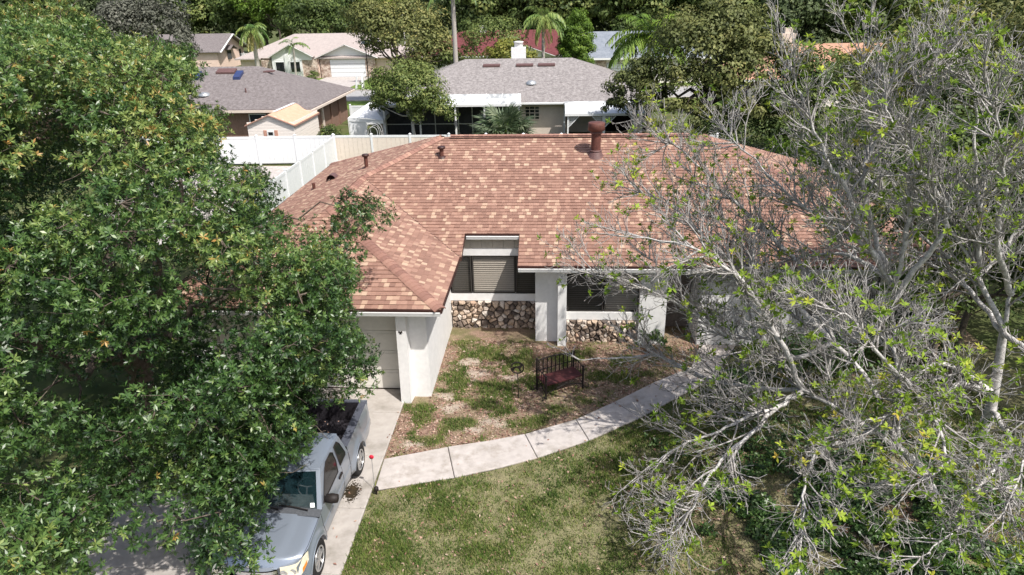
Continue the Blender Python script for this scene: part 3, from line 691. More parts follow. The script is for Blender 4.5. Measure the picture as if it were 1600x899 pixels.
def voronoi_stones(x0, x1, z0, z1, y, sx, sz, seed):
    rr = random.Random(seed); S = []
    nx_ = int((x1 - x0) / sx); nz_ = int((z1 - z0) / sz)
    for i in range(-1, nx_ + 1):
        for j in range(-1, nz_ + 1): S.append((x0 + (i + .5 + (j % 2) * .5 + rr.uniform(-.5, .5)) * (x1 - x0) / nx_, z0 + (j + .5 + rr.uniform(-.5, .5)) * (z1 - z0) / nz_))
    ven = MB(); ven.box(x0, y - .02, z0 - .1, x1, y, z1); ven = ven.build('stone_veneer', MT['mortar'], house)
    for s in S:
        pl = [(x0, z0), (x1, z0), (x1, z1), (x0, z1)]
        for q in S:
            if q is s or abs(q[0] - s[0]) > 4 * sx or abs(q[1] - s[1]) > 4 * sz: continue
            a, b = q[0] - s[0], q[1] - s[1]; pl = clip_half(pl, a, b, a * (q[0] + s[0]) / 2 + b * (q[1] + s[1]) / 2)
            if len(pl) < 3: break
        if len(pl) < 3 or area2(pl) < .004: continue
        cx = sum(p[0] for p in pl) / len(pl); cz = sum(p[1] for p in pl) / len(pl)
        d = rr.uniform(.05, .14); k = len(pl); ring = []
        for sc_, yy in ((.93, y - .02), (.88, y - .02 - d * .6), (.58, y - .02 - d)):
            ring.append([(cx + (p[0] - cx) * sc_ * rr.uniform(.84, 1.04), yy + rr.uniform(-.03, .03) * (sc_ < .9), cz + (p[1] - cz) * sc_ * rr.uniform(.84, 1.04)) for p in pl])
        b = MB(); tint = rr.choice((.05, .15, .25, .35, .5, .5, .6, .7, .8, .85, .9)) + rr.uniform(-.06, .06)
        b.add(ring[0] + ring[1] + ring[2] + [(cx + rr.uniform(-.02, .02), y - .02 - d * rr.uniform(.95, 1.2), cz + rr.uniform(-.02, .02))],
              [(r_ * k + i, r_ * k + (i + 1) % k, (r_ + 1) * k + (i + 1) % k, (r_ + 1) * k + i) for r_ in (0, 1) for i in range(k)] + [(2 * k + i, 2 * k + (i + 1) % k, 3 * k) for i in range(k)], min(1, max(0, tint)))
        b.build('stone', MT['stone'], ven)
voronoi_stones(-3.24, -.52, -.03, .94, 19.74, .172, .15, 7)
voronoi_stones(.44, 2.62, -.03, .74, 18.82, .15, .135, 8)

# roof furniture (parts of the house)
cx, cy = 1.47, 23.45; zb = Zm(cy)
ch = MB(); ch.lathe((cx, cy, zb - .1), [(.165, 0), (.165, .95)], 20); ch = ch.build('flue', MT['rust_metal'], house)
b = MB(); b.lathe((cx, cy, zb + .83), [(.24, 0), (.29, .02), (.29, .26), (.27, .28), (.02, .30)], 22); b.build('flue_cap', MT['rust_metal'], ch)
b = MB(); b.lathe((cx, cy, zb + .74), [(.20, 0), (.215, .02), (.215, .07), (.20, .09)], 20); b.build('flue_band', MT['vent_metal'], ch)
b = MB(); b.lathe((cx, cy, zb - .16), [(.34, 0), (.30, .06), (.23, .22), (.19, .29)], 22); b.build('flue_flashing', MT['vent_metal'], ch)
b = MB(); b.lathe((cx, cy, zb + .12), [(.19, 0), (.21, .015), (.21, .05), (.18, .06)], 20); b.build('storm_collar', MT['vent_metal'], ch)
def pipe(x, y, z, r_, h, cap):
    p = MB(); p.lathe((x, y, z - .06), [(r_, 0), (r_, h)], 12); p = p.build('vent_pipe', MT['rust_metal'], house)
    if cap: b = MB(); b.lathe((x, y, z + h - .09), [(r_ * 1.6, 0), (r_ * 1.9, .02), (r_ * 1.9, .07), (r_ * 1.5, .09)], 12); b.build('pipe_cap', MT['brown_metal'], p)
    b = MB(); b.lathe((x, y, z - .05), [(r_ * 2.4, 0), (r_ * 1.8, .06), (r_ * 1.1, .09)], 12); b.build('pipe_flashing', MT['brown_metal'], p)
pipe(-3.88, 23.40, Zm(23.40), .075, .36, True)
zl = lambda x: LZ + SL * (x - LX)
pipe(-6.86, 24.37, zl(-6.86), .07, .50, True); pipe(-8.99, 24.5, zl(-8.99), .06, .30, False)
b = MB(); hx, hy = -8.45, 25.05                              # curved hood vent
rows = [[P_(hx + .02 + .2 * math.cos(t) * 1.0, hy + yy, zl(hx) - .03 + .26 * math.sin(t)) for t in [math.pi * k / 8 for k in range(9)]] for yy in (-.16, .22)]
b.grid(rows); b.poly(rows[1]); b.build('hood_vent', MT['vent_metal'], house)
# ------------------------------------------------------------------ pickup truck (built at its parking place, nose towards the street)
truck = thing('pickup_truck', 'silver blue extended cab pickup truck parked nose out on the driveway', 'truck', (-5.2, 8.5, 0.03))
TX, TY, TZ = -5.2, 8.5, .03
tp = lambda u, v, z: (TX + v, TY + u, TZ + z)                # u back from the bumper, v across, z up
UF, UR, AR = .86, 3.78, .43                                  # axles, arch radius
def lerp(a, b, t): return a + (b - a) * t
def ss(a, b, x): t = min(1, max(0, (x - a) / (b - a))); return t * t * (3 - 2 * t)
def top_z(u):
    if u < .30: return lerp(.80, .93, ss(.0, .30, u))
    if u < 1.36: return lerp(.93, 1.045, (u - .30) / 1.06)
    if u < 3.16: return 1.075
    return 1.17
def half_w(u, z):
    w = .885 - .20 * max(0, (.55 - u) / .55) ** 2 * 1.0
    w -= .05 * max(0, (u - 4.6) / .4) ** 2
    w -= .035 * ((z - .72) / .42) ** 2
    for c in (UF, UR):
        r = math.hypot(u - c, z - .36); w += .045 * ss(AR + .16, AR + .03, r)
    return w
def low_z(u):
    z = .40 if .2 < u < 4.8 else .48
    for c in (UF, UR):
        q = AR ** 2 - (u - c) ** 2
        if q > 0: z = max(z, .36 + math.sqrt(q))
    return z
body = MB()
us = sorted(set([.16, .22, .30] + [round(.34 + .055 * k, 3) for k in range(85)] + [1.36, 3.14, 3.17, 4.95] + [c + AR * math.cos(t * math.pi / 12) for c in (UF, UR) for t in range(13)]))
us = [u for u in us if u <= 4.96]
for sgn in (-1, 1):
    for ua, ub in ((.15, 1.361), (1.359, 3.151), (3.159, 4.97)):
        seg = [u for u in us if ua <= u <= ub]
        rows = []
        for u in seg:
            z0, z1 = low_z(u), top_z(u) - (.02 if u < 3.15 else 0)
            rows.append([tp(u, sgn * half_w(u, z0) - sgn * .05, z0 - .0)] + [tp(u, sgn * half_w(u, lerp(z0, z1, k / 9)), lerp(z0, z1, k / 9)) for k in range(10)])
        body.grid(rows)
def hood_z(u, q):
    return top_z(u) + .055 * (1 - q * q) + .022 * ss(.60, .52, abs(q)) * ss(.22, .5, u)
rows = []
for u in [.14, .17, .20, .25, .30] + [.38 + .07 * k for k in range(12)] + [1.20]:
    W = half_w(max(u, .16), top_z(u)); sk = .10 if u < .18 else .03 if u < .2 else 0
    rows.append([tp(u + .16 * (k / 12.0) ** 4 * max(0, 1 - u), W * k / 12, hood_z(u, k / 12) - .022 * (abs(k) >= 12) - sk) for k in range(-12, 13)])
body.grid(rows)
# lower nose
body.grid([[tp(lerp(.10, .16, abs(k) / 8) + .20 * (abs(k) / 8) ** 4 + .03 * (z < .5), .74 * k / 8, z) for k in range(-8, 9)] for z in (.36, .44, .52, .60)])
# cab: frames round the openings
BF, BR, RF, RRr = 1.36, 3.15, 1.90, 3.03                       # belt front/rear, roof front/rear
def side(s, t, sgn): return Vector(tp(lerp(lerp(BF, BR, s), lerp(RF, RRr, s), t), sgn * (lerp(.872, .73, t) - .03 * (t > .97)), lerp(1.055, 1.585, t)))
for sgn in (-1, 1):
    body.grid([[side(a / 10, b_ / 6, sgn) for b_ in range(7)] for a in range(11)], .5, False)
roofrows = []
for i in range(9):
    u = lerp(RF - .03, RRr, i / 8); roofrows.append([tp(u + .05 * (1 - abs(k) / 6) ** 2 * (-1 if i < 2 else 0), .72 * k / 6, 1.585 + .075 * (1 - (k / 6) ** 4) * ss(-.12, .25, i / 8) * ss(1.12, .85, i / 8)) for k in range(-6, 7)])
body.grid(roofrows)
def front(q, t): return Vector(tp(lerp(BF - .04 * (1 - q * q), RF - .04 * (1 - q * q), t), q * lerp(.845, .705, t), lerp(1.075, 1.60, t)))
for q0, q1, t0, t1 in ((-1.04, -.93, 0, 1), (.93, 1.04, 0, 1), (-.93, .93, .93, 1.0)):
    body.grid([[front(lerp(q0, q1, a / 4), lerp(t0, t1, b_ / 4)) for b_ in range(5)] for a in range(5)])
rear = lambda q, t: Vector(tp(lerp(BR, RRr, t), q * lerp(.855, .72, t), lerp(.70, 1.60, t)))
for q0, q1, t0, t1 in ((-1, 1, 0, .52), (-1, 1, .92, 1), (-1, -.85, .52, .92), (.85, 1, .52, .92)):
    body.grid([[rear(lerp(q0, q1, a / 2), lerp(t0, t1, b_ / 2)) for b_ in range(3)] for a in range(3)], .5, False)
body.add([tp(4.965, v, z) for v, z in ((-.80, .50), (.80, .50), (.83, 1.17), (-.83, 1.17))] + [tp(4.90, v, z) for v, z in ((-.78, .70), (.78, .70), (.81, 1.18), (-.81, 1.18))], [(0, 1, 2, 3), (3, 2, 6, 7), (7, 6, 5, 4)])
body = body.build('body', MT['paint'], truck)
def tpart(name, m, fn, parent=truck, kind=None):
    b = MB(); fn(b); return b.build(name, m, parent, kind)
ln = MB()                                                    # bed liner: floor, walls, wheel boxes, ribs
ln.box(*tp(3.20, -.70, .62), *tp(4.90, .70, .66))
for v in (-.72, .70): ln.box(*tp(3.20, v, .62), *tp(4.90, v + .02, 1.155))
ln.box(*tp(3.18, -.72, .62), *tp(3.21, .72, 1.15)); ln.box(*tp(4.87, -.72, .62), *tp(4.90, .72, 1.15))
for v in (-.70, .48): ln.box(*tp(3.45, v, .66), *tp(4.15, v + .22, .86))
for k in range(14): ln.box(*tp(3.22, -.66 + k * .099, .66), *tp(4.86, -.615 + k * .099, .672))
ln = ln.build('bed_liner', MT['liner'], truck)
for sgn in (-1, 1):
    b = MB(); b.add([tp(3.17, sgn * .67, 1.175), tp(3.17, sgn * .865, 1.172), tp(4.95, sgn * .84, 1.172), tp(4.95, sgn * .67, 1.175), tp(3.17, sgn * .67, 1.13), tp(4.95, sgn * .67, 1.13)], [(0, 1, 2, 3), (0, 3, 5, 4)]); b.build('bed_rail', MT['rail'], truck)
b = MB(); b.box(*tp(4.86, -.70, 1.155), *tp(4.96, .70, 1.19)); b.build('tailgate_cap', MT['rail'], truck)
n = 34
lx = NR.uniform(-.6, .6, n); lu = NR.uniform(3.25, 4.8, n); az = NR.uniform(0, 6.28, n)
np_mesh('fallen_leaves', leaf_quads(np.stack([TX + lx, TY + lu, np.full(n, TZ + .676)], 1), unit(np.stack([np.cos(az), np.sin(az), NR.normal(0, .2, n)], 1)), unit(np.stack([NR.normal(0, .4, n), NR.normal(0, .4, n), np.ones(n)], 1)), NR.uniform(.04, .08, n), NR.uniform(.015, .035, n)), 4, NR.uniform(.3, 1, n), MT['litter'], truck, 'stuff')
# glass
b = MB(); b.grid([[front(lerp(-.93, .93, a / 8), lerp(.0, .93, b_ / 5)) for b_ in range(6)] for a in range(9)]); ws = b.build('windscreen', MT['windscreen'], truck)
b = MB(); b.grid([[rear(lerp(-.85, .85, a / 2), lerp(.52, .92, b_ / 2)) for b_ in range(3)] for a in range(3)]); b.build('rear_window', MT['dark_pane'], truck)
def side_win(pts, sgn, name):
    b = MB(); n_ = Vector((sgn * .96, 0, .27)) * .006
    b.poly([side(s, t, sgn) + n_ for s, t in pts]); w = b.build(name, MT['dark_pane'], truck)
    k = MB(); P = [side(s, t, sgn) + n_ * 1.6 for s, t in pts]
    k.tube(P + P[:1], .009, 5, False); k.build('window_seal', MT['black'], w)
for sgn in (-1, 1):
    side_win([(.06, .07), (.13, .50), (.20, .80), (.28, .91), (.52, .91), (.60, .80), (.63, .45), (.60, .06)], sgn, 'door_window')
    side_win([(.70, .10), (.69, .88), (.84, .88), (.90, .70), (.93, .16), (.91, .10)], sgn, 'quarter_window')
# cabin
b = MB(); b.add([tp(1.38, -.76, 1.03), tp(1.38, .76, 1.03), tp(1.85, .74, 1.00), tp(1.85, -.74, 1.00), tp(1.88, -.74, .6), tp(1.88, .74, .6)], [(0, 1, 2, 3), (3, 2, 5, 4)]); b.build('dashboard', MT['dash'], truck)
b = MB(); c = Vector(tp(2.02, .36, 1.04)); ax1 = Vector((1, 0, 0)); ax2 = Vector((0, .45, .89))
b.tube([c + (ax1 * math.cos(t) + ax2 * math.sin(t)) * .185 for t in [6.2832 * k / 20 for k in range(21)]], .014, 6, False)
for t in (0.2, 2.94, 4.71): b.tube([c, c + (ax1 * math.cos(t) + ax2 * math.sin(t)) * .18], .016, 5)
b.build('steering_wheel', MT['grey_plastic'], truck)
for v in (-.38, .38):
    b = MB(); b.box(*tp(2.35, v - .25, .55), *tp(2.80, v + .25, .80)); b.add([tp(2.78, v - .24, .7), tp(2.78, v + .24, .7), tp(2.96, v + .2, 1.35), tp(2.96, v - .2, 1.35), tp(2.90, v - .24, .7), tp(2.90, v + .24, .7)], [(0, 1, 2, 3), (4, 3, 2, 5)]); b.box(*tp(2.93, v - .12, 1.36), *tp(3.0, v + .12, 1.5)); b.build('seat', MT['dash'], truck)
b = MB(); b.box(*tp(1.4, -.8, .45), *tp(3.1, .8, .5)); b.build('cab_floor', MT['dark'], truck)
b = MB(); b.add([front(.78, .05) + Vector((0, -.004, .003)), front(.88, .05) + Vector((0, -.004, .003)), front(.88, .16) + Vector((0, -.004, .003)), front(.78, .16) + Vector((0, -.004, .003))], [(0, 1, 2, 3)]); b.build('sticker', MT['paper'], ws)
# cowl, wipers
b = MB(); b.grid([[tp(lerp(1.18, 1.42, a / 3) - .04 * (1 - (k / 8) ** 2) * (a > 0), .885 * k / 8, 1.048 + .04 * (1 - (k / 8) ** 2) + .010 * a) for k in range(-8, 9)] for a in range(4)]); b.build('cowl', MT['grey_plastic'], truck)
for v0, v1 in ((-.52, .05), (.06, .62)):
    b = MB(); b.tube([tp(1.28, v1 + .02, 1.12), tp(1.33, lerp(v0, v1, .5), 1.15), tp(1.37, v0, 1.135)], .013, 5); b.build('wiper', MT['black'], truck)
for sgn in (-1, 1):                                          # pressed side crease and wheel arch lips
    for ua, ub in ((1.32, 3.30), (4.26, 4.93)):
        b = MB(); b.tube([tp(lerp(ua, ub, k / 8), sgn * (half_w(lerp(ua, ub, k / 8), .70) - .004), .70) for k in range(9)], .012, 5); b.build('side_moulding', MT['paint'], truck)
    for c_ in (UF, UR):
        b = MB(); b.tube([tp(c_ + AR * math.cos(t), sgn * (half_w(c_ + AR * math.cos(t), .36 + AR * math.sin(t)) - .006), .36 + AR * math.sin(t)) for t in [math.pi * (k + .6) / 17 for k in range(17)]], .016, 5); b.build('arch_lip', MT['paint'], truck)
# mirrors, handles, seams
for sgn in (-1, 1):
    b = MB(); b.lathe(tp(1.62, sgn * 1.00, 1.12), [(.02, -.13), (.085, -.11), (.10, 0), (.085, .11), (.02, .13)], 10, 'x'); b.tube([tp(1.60, sgn * .84, 1.06), tp(1.62, sgn * .92, 1.09)], .03, 6); b.build('mirror', MT['black'], truck)
    b = MB(); b.bar(tp(2.42, sgn * .885, .935), tp(2.60, sgn * .885, .94), .03, .05); b.build('door_handle', MT['black'], truck)
    for u in (1.30, 2.66, 3.155):
        b = MB(); b.tube([tp(u, sgn * (half_w(u, z) + .001), z) for z in (.46, .6, .75, .9, 1.03)], .0045, 4); b.build('door_seam', MT['black'], truck)
    b = MB(); b.tube([tp(u, sgn * (half_w(u, .99) * .985), top_z(u) - .012) for u in (.36, .6, .9, 1.2, 1.34)], .0045, 4); b.build('hood_seam', MT['black'], truck)
b = MB(); b.lathe(tp(1.16, .14, hood_z(1.16, .17) - .005), [(.012, 0), (.014, .008), (.006, .014)], 8); b.build('washer_nozzle', MT['black'], truck)
# nose: grille, emblem, bumper, lamps
b = MB(); b.grid([[tp(.155 + .13 * (k / 6) ** 4, .46 * k / 6, z) for k in range(-6, 7)] for z in (.60, .82)]); gr = b.build('grille', MT['black'], truck)
for z in (.80, .70, .615):
    b = MB(); b.grid([[tp(.12 + .12 * (k / 6) ** 4 + dz2 * .3, .46 * k / 6, z + dz2) for k in range(-6, 7)] for dz2 in (-.028, .028)]); b.build('grille_bar', MT['chrome'] if z < .8 else MT['paint'], gr)
for sgn in (-1, 1):
    b = MB(); b.add([tp(.14, sgn * .44, .60), tp(.15, sgn * .53, .60), tp(.17, sgn * .53, .83), tp(.13, sgn * .44, .84), tp(.2, sgn * .44, .6), tp(.2, sgn * .53, .6)], [(0, 1, 2, 3)]); b.build('grille_surround', MT['grey_plastic'], gr)
    hl = MB(); rows = []
    for k in range(11):
        if k < 6: v = lerp(.50, .775, k / 5); u = .090 + .050 * (k / 5) ** 2
        else: u = .175 + .065 * (k - 6); v = half_w(u, .80) + .022
        t = k / 10; zt = lerp(.865, .945, t) - .03 * ss(.9, 1, t); zb2 = lerp(.60, .66, t) + .10 * ss(.6, 1, t)
        rows.append([tp(u + .05 * q, sgn * (v - .012 * q), lerp(zb2, zt, q)) for q in (0, .33, .66, 1)])
    hl.grid(rows); hl = hl.build('headlight', MT['lamp'], truck)
    am = MB(); am.grid([[Vector(rows[k][j]) + Vector((sgn * .003, -.004, 0)) for j in (0, 1)] for k in (7, 8, 9)]); am.build('turn_lens', MT['amber'], hl)
    for t, r_ in ((.16, .07), (.40, .06)):
        k = int(t * 10); p = (Vector(rows[k][1]) + Vector(rows[k][2])) / 2
        rb = MB(); rb.lathe(p + Vector((0, -.002, 0)), [(r_, 0), (r_ * .9, -.006), (r_ * .55, -.001)], 14, 'y'); rb.build('reflector', MT['chrome'], hl)
em = MB(); e0 = Vector(tp(.115, 0, .885)); pts = [e0 + Vector((.060 * math.cos(t), .010 + .012 * math.sin(t), .052 * math.sin(t))) for t in [6.2832 * k / 18 for k in range(19)]]
em.tube(pts, .010, 6, False); em.bar(e0 + Vector((-.085, -.004, 0)), e0 + Vector((.085, -.004, 0)), .016, .03); em.build('emblem', MT['chrome'], truck)
bp = MB(); prof = [(.02, .36), (-.02, .40), (-.03, .48), (-.01, .555), (.06, .575)]
bp.grid([[tp(u + .24 * (abs(k) / 10) ** 3.2, .86 * k / 10, z) for u, z in prof] for k in range(-10, 11)]); bp.build('front_bumper', MT['grey_plastic'], truck)
b = MB(); b.box(*tp(4.97, -.82, .42), *tp(5.09, .82, .56)); b.build('rear_bumper', MT['chrome'], truck)
ch_ = MB(); ch_.box(*tp(.3, -.62, .30), *tp(4.8, .62, .44)); ch_.build('chassis', MT['dark'], truck)
def wheel(u, sgn):
    c = Vector(tp(u, sgn * .79, .36)); o = sgn
    t = MB(); t.lathe(c, [(.24, -.11), (.33, -.115), (.36, -.085), (.365, 0), (.36, .085), (.33, .115), (.235, .112), (.22, .06)], 28, 'x'); t = t.build('wheel', MT['tyre'], truck)
    r_ = MB(); r_.tube([c + Vector((o * .108, .225 * math.cos(a), .225 * math.sin(a))) for a in [6.2832 * q / 26 for q in range(27)]], .016, 6, False)
    for k in range(6):
        a = 6.2832 * k / 6; d = Vector((0, math.cos(a), math.sin(a))); e = Vector((0, -math.sin(a), math.cos(a)))
        p0, p1 = c + d * .045 + Vector((o * .095, 0, 0)), c + d * .215 + Vector((o * .085, 0, 0))
        r_.bar(p0, p1, .058, .035, (1, 0, 0))
    hb = MB(); hb.lathe(c + Vector((o * .05, 0, 0)), [(.215, -.01), (.215, .01)], 20, 'x'); hb.build('dark_rim_disc', MT['dark'], t)  # black disc behind the spokes paints the shade in the rim openings
    r_.lathe(c + Vector((o * .10, 0, 0)), [(.055, -.02), (.055, .0), (.04, .015 * o), (.01, .018 * o)], 14, 'x'); r_.build('rim', MT['rim'], t)
for u in (UF, UR):
    for sgn in (-1, 1): wheel(u, sgn)
    b = MB(); b.box(*tp(u - .42, -.76, .40), *tp(u + .42, .76, .60)); b.build('wheel_well', MT['dark'], truck)

# ------------------------------------------------------------------ yard furniture
bench = thing('garden_bench', 'dark maroon metal garden bench with slatted back on the mulch bed', 'bench', (.2, 15.98, .02))
A0, A1 = Vector((-.40, 15.92, 0)), Vector((.60, 16.50, 0)); fd = Vector((.25, -.44, 0)); F0, F1 = A0 + fd, A1 + fd
Zv = lambda z: Vector((0, 0, z))
for p, h in ((A0, .96), (A1, .88), (F0, .66), (F1, .66)):
    b = MB(); b.tube([p, p + Zv(h)], .028, 8); b.lathe(p + Zv(h), [(.02, 0), (.034, .02), (.03, .045), (.008, .06)], 8)
    out = (p - (A0 + F1) / 2); out.z = 0; out.normalize()
    b.tube([p + Zv(.10), p + out * .10 + Zv(.02), p + out * .17 + Zv(.05), p + out * .15 + Zv(.11)], .016, 6); b.build('leg', MT['black'], bench)
nb = 9
for k in range(nb):
    t = (k + .5) / nb; p = A0.lerp(A1, t); b = MB(); b.tube([p + Zv(.42), p + Zv(lerp(.93, .84, t) + .06 * math.sin(math.pi * t))], .018, 6); b.build('back_slat', MT['black'], bench)
b = MB(); b.tube([A0.lerp(A1, t) + Zv(lerp(.92, .84, t) + .06 * math.sin(math.pi * t)) for t in [i / 10 for i in range(11)]], .018, 6)
b.tube([A0 + Zv(.62), A1 + Zv(.62)], .012, 6); b.build('top_rail', MT['black'], bench)
b = MB(); b.slab([A0 + Zv(.44), F0 + Zv(.42), F1 + Zv(.42), A1 + Zv(.44)], .03); b.build('seat', MT['maroon'], bench)
for a, f in ((A0, F0), (A1, F1)):
    b = MB(); b.tube([a + Zv(.70), a.lerp(f, .5) + Zv(.71), f + Zv(.66), f + (f - a) * .12 + Zv(.60)], .018, 6)
    for t in (.25, .5, .75): b.tube([a.lerp(f, t) + Zv(.43), a.lerp(f, t) + Zv(.69)], .010, 5)
    b.tube([a + Zv(.16), f + Zv(.40)], .010, 5); b.tube([a + Zv(.40), f + Zv(.14)], .010, 5); b.build('arm_rest', MT['black'], bench)
b = MB(); b.tube([F0 + Zv(.16), F0.lerp(F1, .5) + Zv(.30), F1 + Zv(.16)], .012, 6); b.tube([A0 + Zv(.18), A1 + Zv(.18)], .012, 6); b.build('stretcher', MT['black'], bench)

st = thing('garden_stake', 'thin black garden stake topped by a ring round an animal silhouette', 'garden ornament', (-.89, 15.52, 0))
b = MB(); b.tube([(-.89, 15.52, 0), (-.90, 15.52, .76)], .014, 6); b.build('rod', MT['black'], st)
c = Vector((-.905, 15.52, .93))
b = MB(); b.tube([c + Vector((.165 * math.cos(t), .0, .165 * math.sin(t))) for t in [6.2832 * k / 28 for k in range(29)]], .018, 6, False); b.build('ring', MT['black'], st)
sh = [(-.15, -.05), (-.10, -.10), (-.07, -.03), (-.03, .0), (.02, -.02), (.07, -.11), (.10, -.10), (.085, -.02), (.12, .06), (.14, .07), (.13, .11), (.09, .12), (.06, .06), (.0, .045), (-.06, .04), (-.09, .02), (-.13, .03)]
b = MB(); k = len(sh); fr_ = [c + Vector((x, -.008, z)) for x, z in sh]; bk = [p + Vector((0, .016, 0)) for p in fr_]
b.add(fr_ + bk, [list(range(k)), list(range(2 * k - 1, k - 1, -1))] + [(i, k + i, k + (i + 1) % k, (i + 1) % k) for i in range(k)]); b.build('animal_cutout', MT['black'], st)

mk = thing('driveway_marker', 'thin driveway marker rod with a round red reflector on top', 'driveway marker', (-3.86, 11.70, 0))
b = MB(); b.tube([(-3.87, 11.70, 0), (-3.85, 11.70, .90)], .0065, 6); b.build('rod', MT['metal'], mk)
b = MB(); b.lathe((-3.85, 11.695, .92), [(.01, -.02), (.048, -.014), (.052, 0), (.048, .014), (.01, .02)], 14, 'y'); b.build('reflector', MT['red'], mk)
gl = thing('path_light', 'small black garden light at the corner of the walkway', 'garden light', (-3.80, 11.60, 0))
b = MB(); b.tube([(-3.80, 11.60, 0), (-3.80, 11.60, .10)], .02, 8); b.build('stem', MT['black'], gl)
b = MB(); b.lathe((-3.80, 11.60, .09), [(.03, 0), (.055, .03), (.05, .09), (.02, .11)], 10); b.build('head', MT['black'], gl)

# ------------------------------------------------------------------ fences
def fence(a, c, z0, h, n, label, group, m='vinyl', gate=None, posts=True):
    """white vinyl fence: each panel a row of tongue and groove boards between posts"""
    a = Vector((*a, 0)); c = Vector((*c, 0)); d = (c - a).normalized(); sd_ = Vector((d.y, -d.x, 0))
    f = thing('vinyl_fence', label, 'fence', (a + c) / 2, group)
    L_ = (c - a).length / n
    for i in range(n + 1):
        p = a + d * (L_ * i)
        b = MB(); b.bar(p + Zv(z0 - .1), p + Zv(z0 + h + .07), .13, .13, tuple(sd_)); b.build('post', MT['vinyl'], f)
        b = MB(); q = p + Zv(z0 + h + .07); e1, e2 = d * .085, sd_ * .085
        b.add([q - e1 - e2, q + e1 - e2, q + e1 + e2, q - e1 + e2, q + Zv(.07)], [(3, 2, 1, 0), (0, 1, 4), (1, 2, 4), (2, 3, 4), (3, 0, 4)]); b.build('post_cap', MT['vinyl'], f)
        if i == n: break
        p0, p1 = p + d * .066, p + d * (L_ - .066)
        for z, hh in ((z0 + h - .07, .14), (z0 + .12, .14)):
            b = MB(); b.bar(p0 + Zv(z), p1 + Zv(z), .05, hh); b.build('rail', MT['vinyl'], f)
        k = max(1, int(L_ / .3)); w_ = (p1 - p0).length / k
        b = MB()
        for j in range(k):
            b.bar(p0 + d * (w_ * (j + .5)) + Zv(z0 + .19), p0 + d * (w_ * (j + .5)) + Zv(z0 + h - .14), w_ - .012, .022, tuple(sd_))
        b.build('board_panel', MT[m], f, label='tan board panel' if m != 'vinyl' else None)
    return f
fence((-26.5, 42.6), (-14.1, 43.1), 0, 1.8, 5, 'white vinyl back fence standing in front of the cream shed', 'back yard fences')
fence((-14.1, 43.1), (-6.6, 43.0), 0, 1.8, 3, 'tan panelled vinyl fence with white posts right of the fence corner', 'back yard fences', 'vinyl_tan')
fence((-6.6, 43.0), (10.0, 42.3), 0, 1.8, 7, 'long white vinyl fence whose cap shows just above the brown roof ridge', 'back yard fences')
fence((-14.0, 42.9), (-13.5, 24.5), 0, 1.8, 8, 'white vinyl side fence running back past the left roof edge', 'back yard fences')
fence((-16.9, 57.0), (-13.0, 57.0), 0, 1.6, 2, 'short white vinyl fence between the two grey roofed houses', 'back yard fences')
fence((-54.4, 114.6), (-48.6, 114.0), 0, 1.7, 3, 'distant white fence beside the pink gabled house', 'back yard fences')
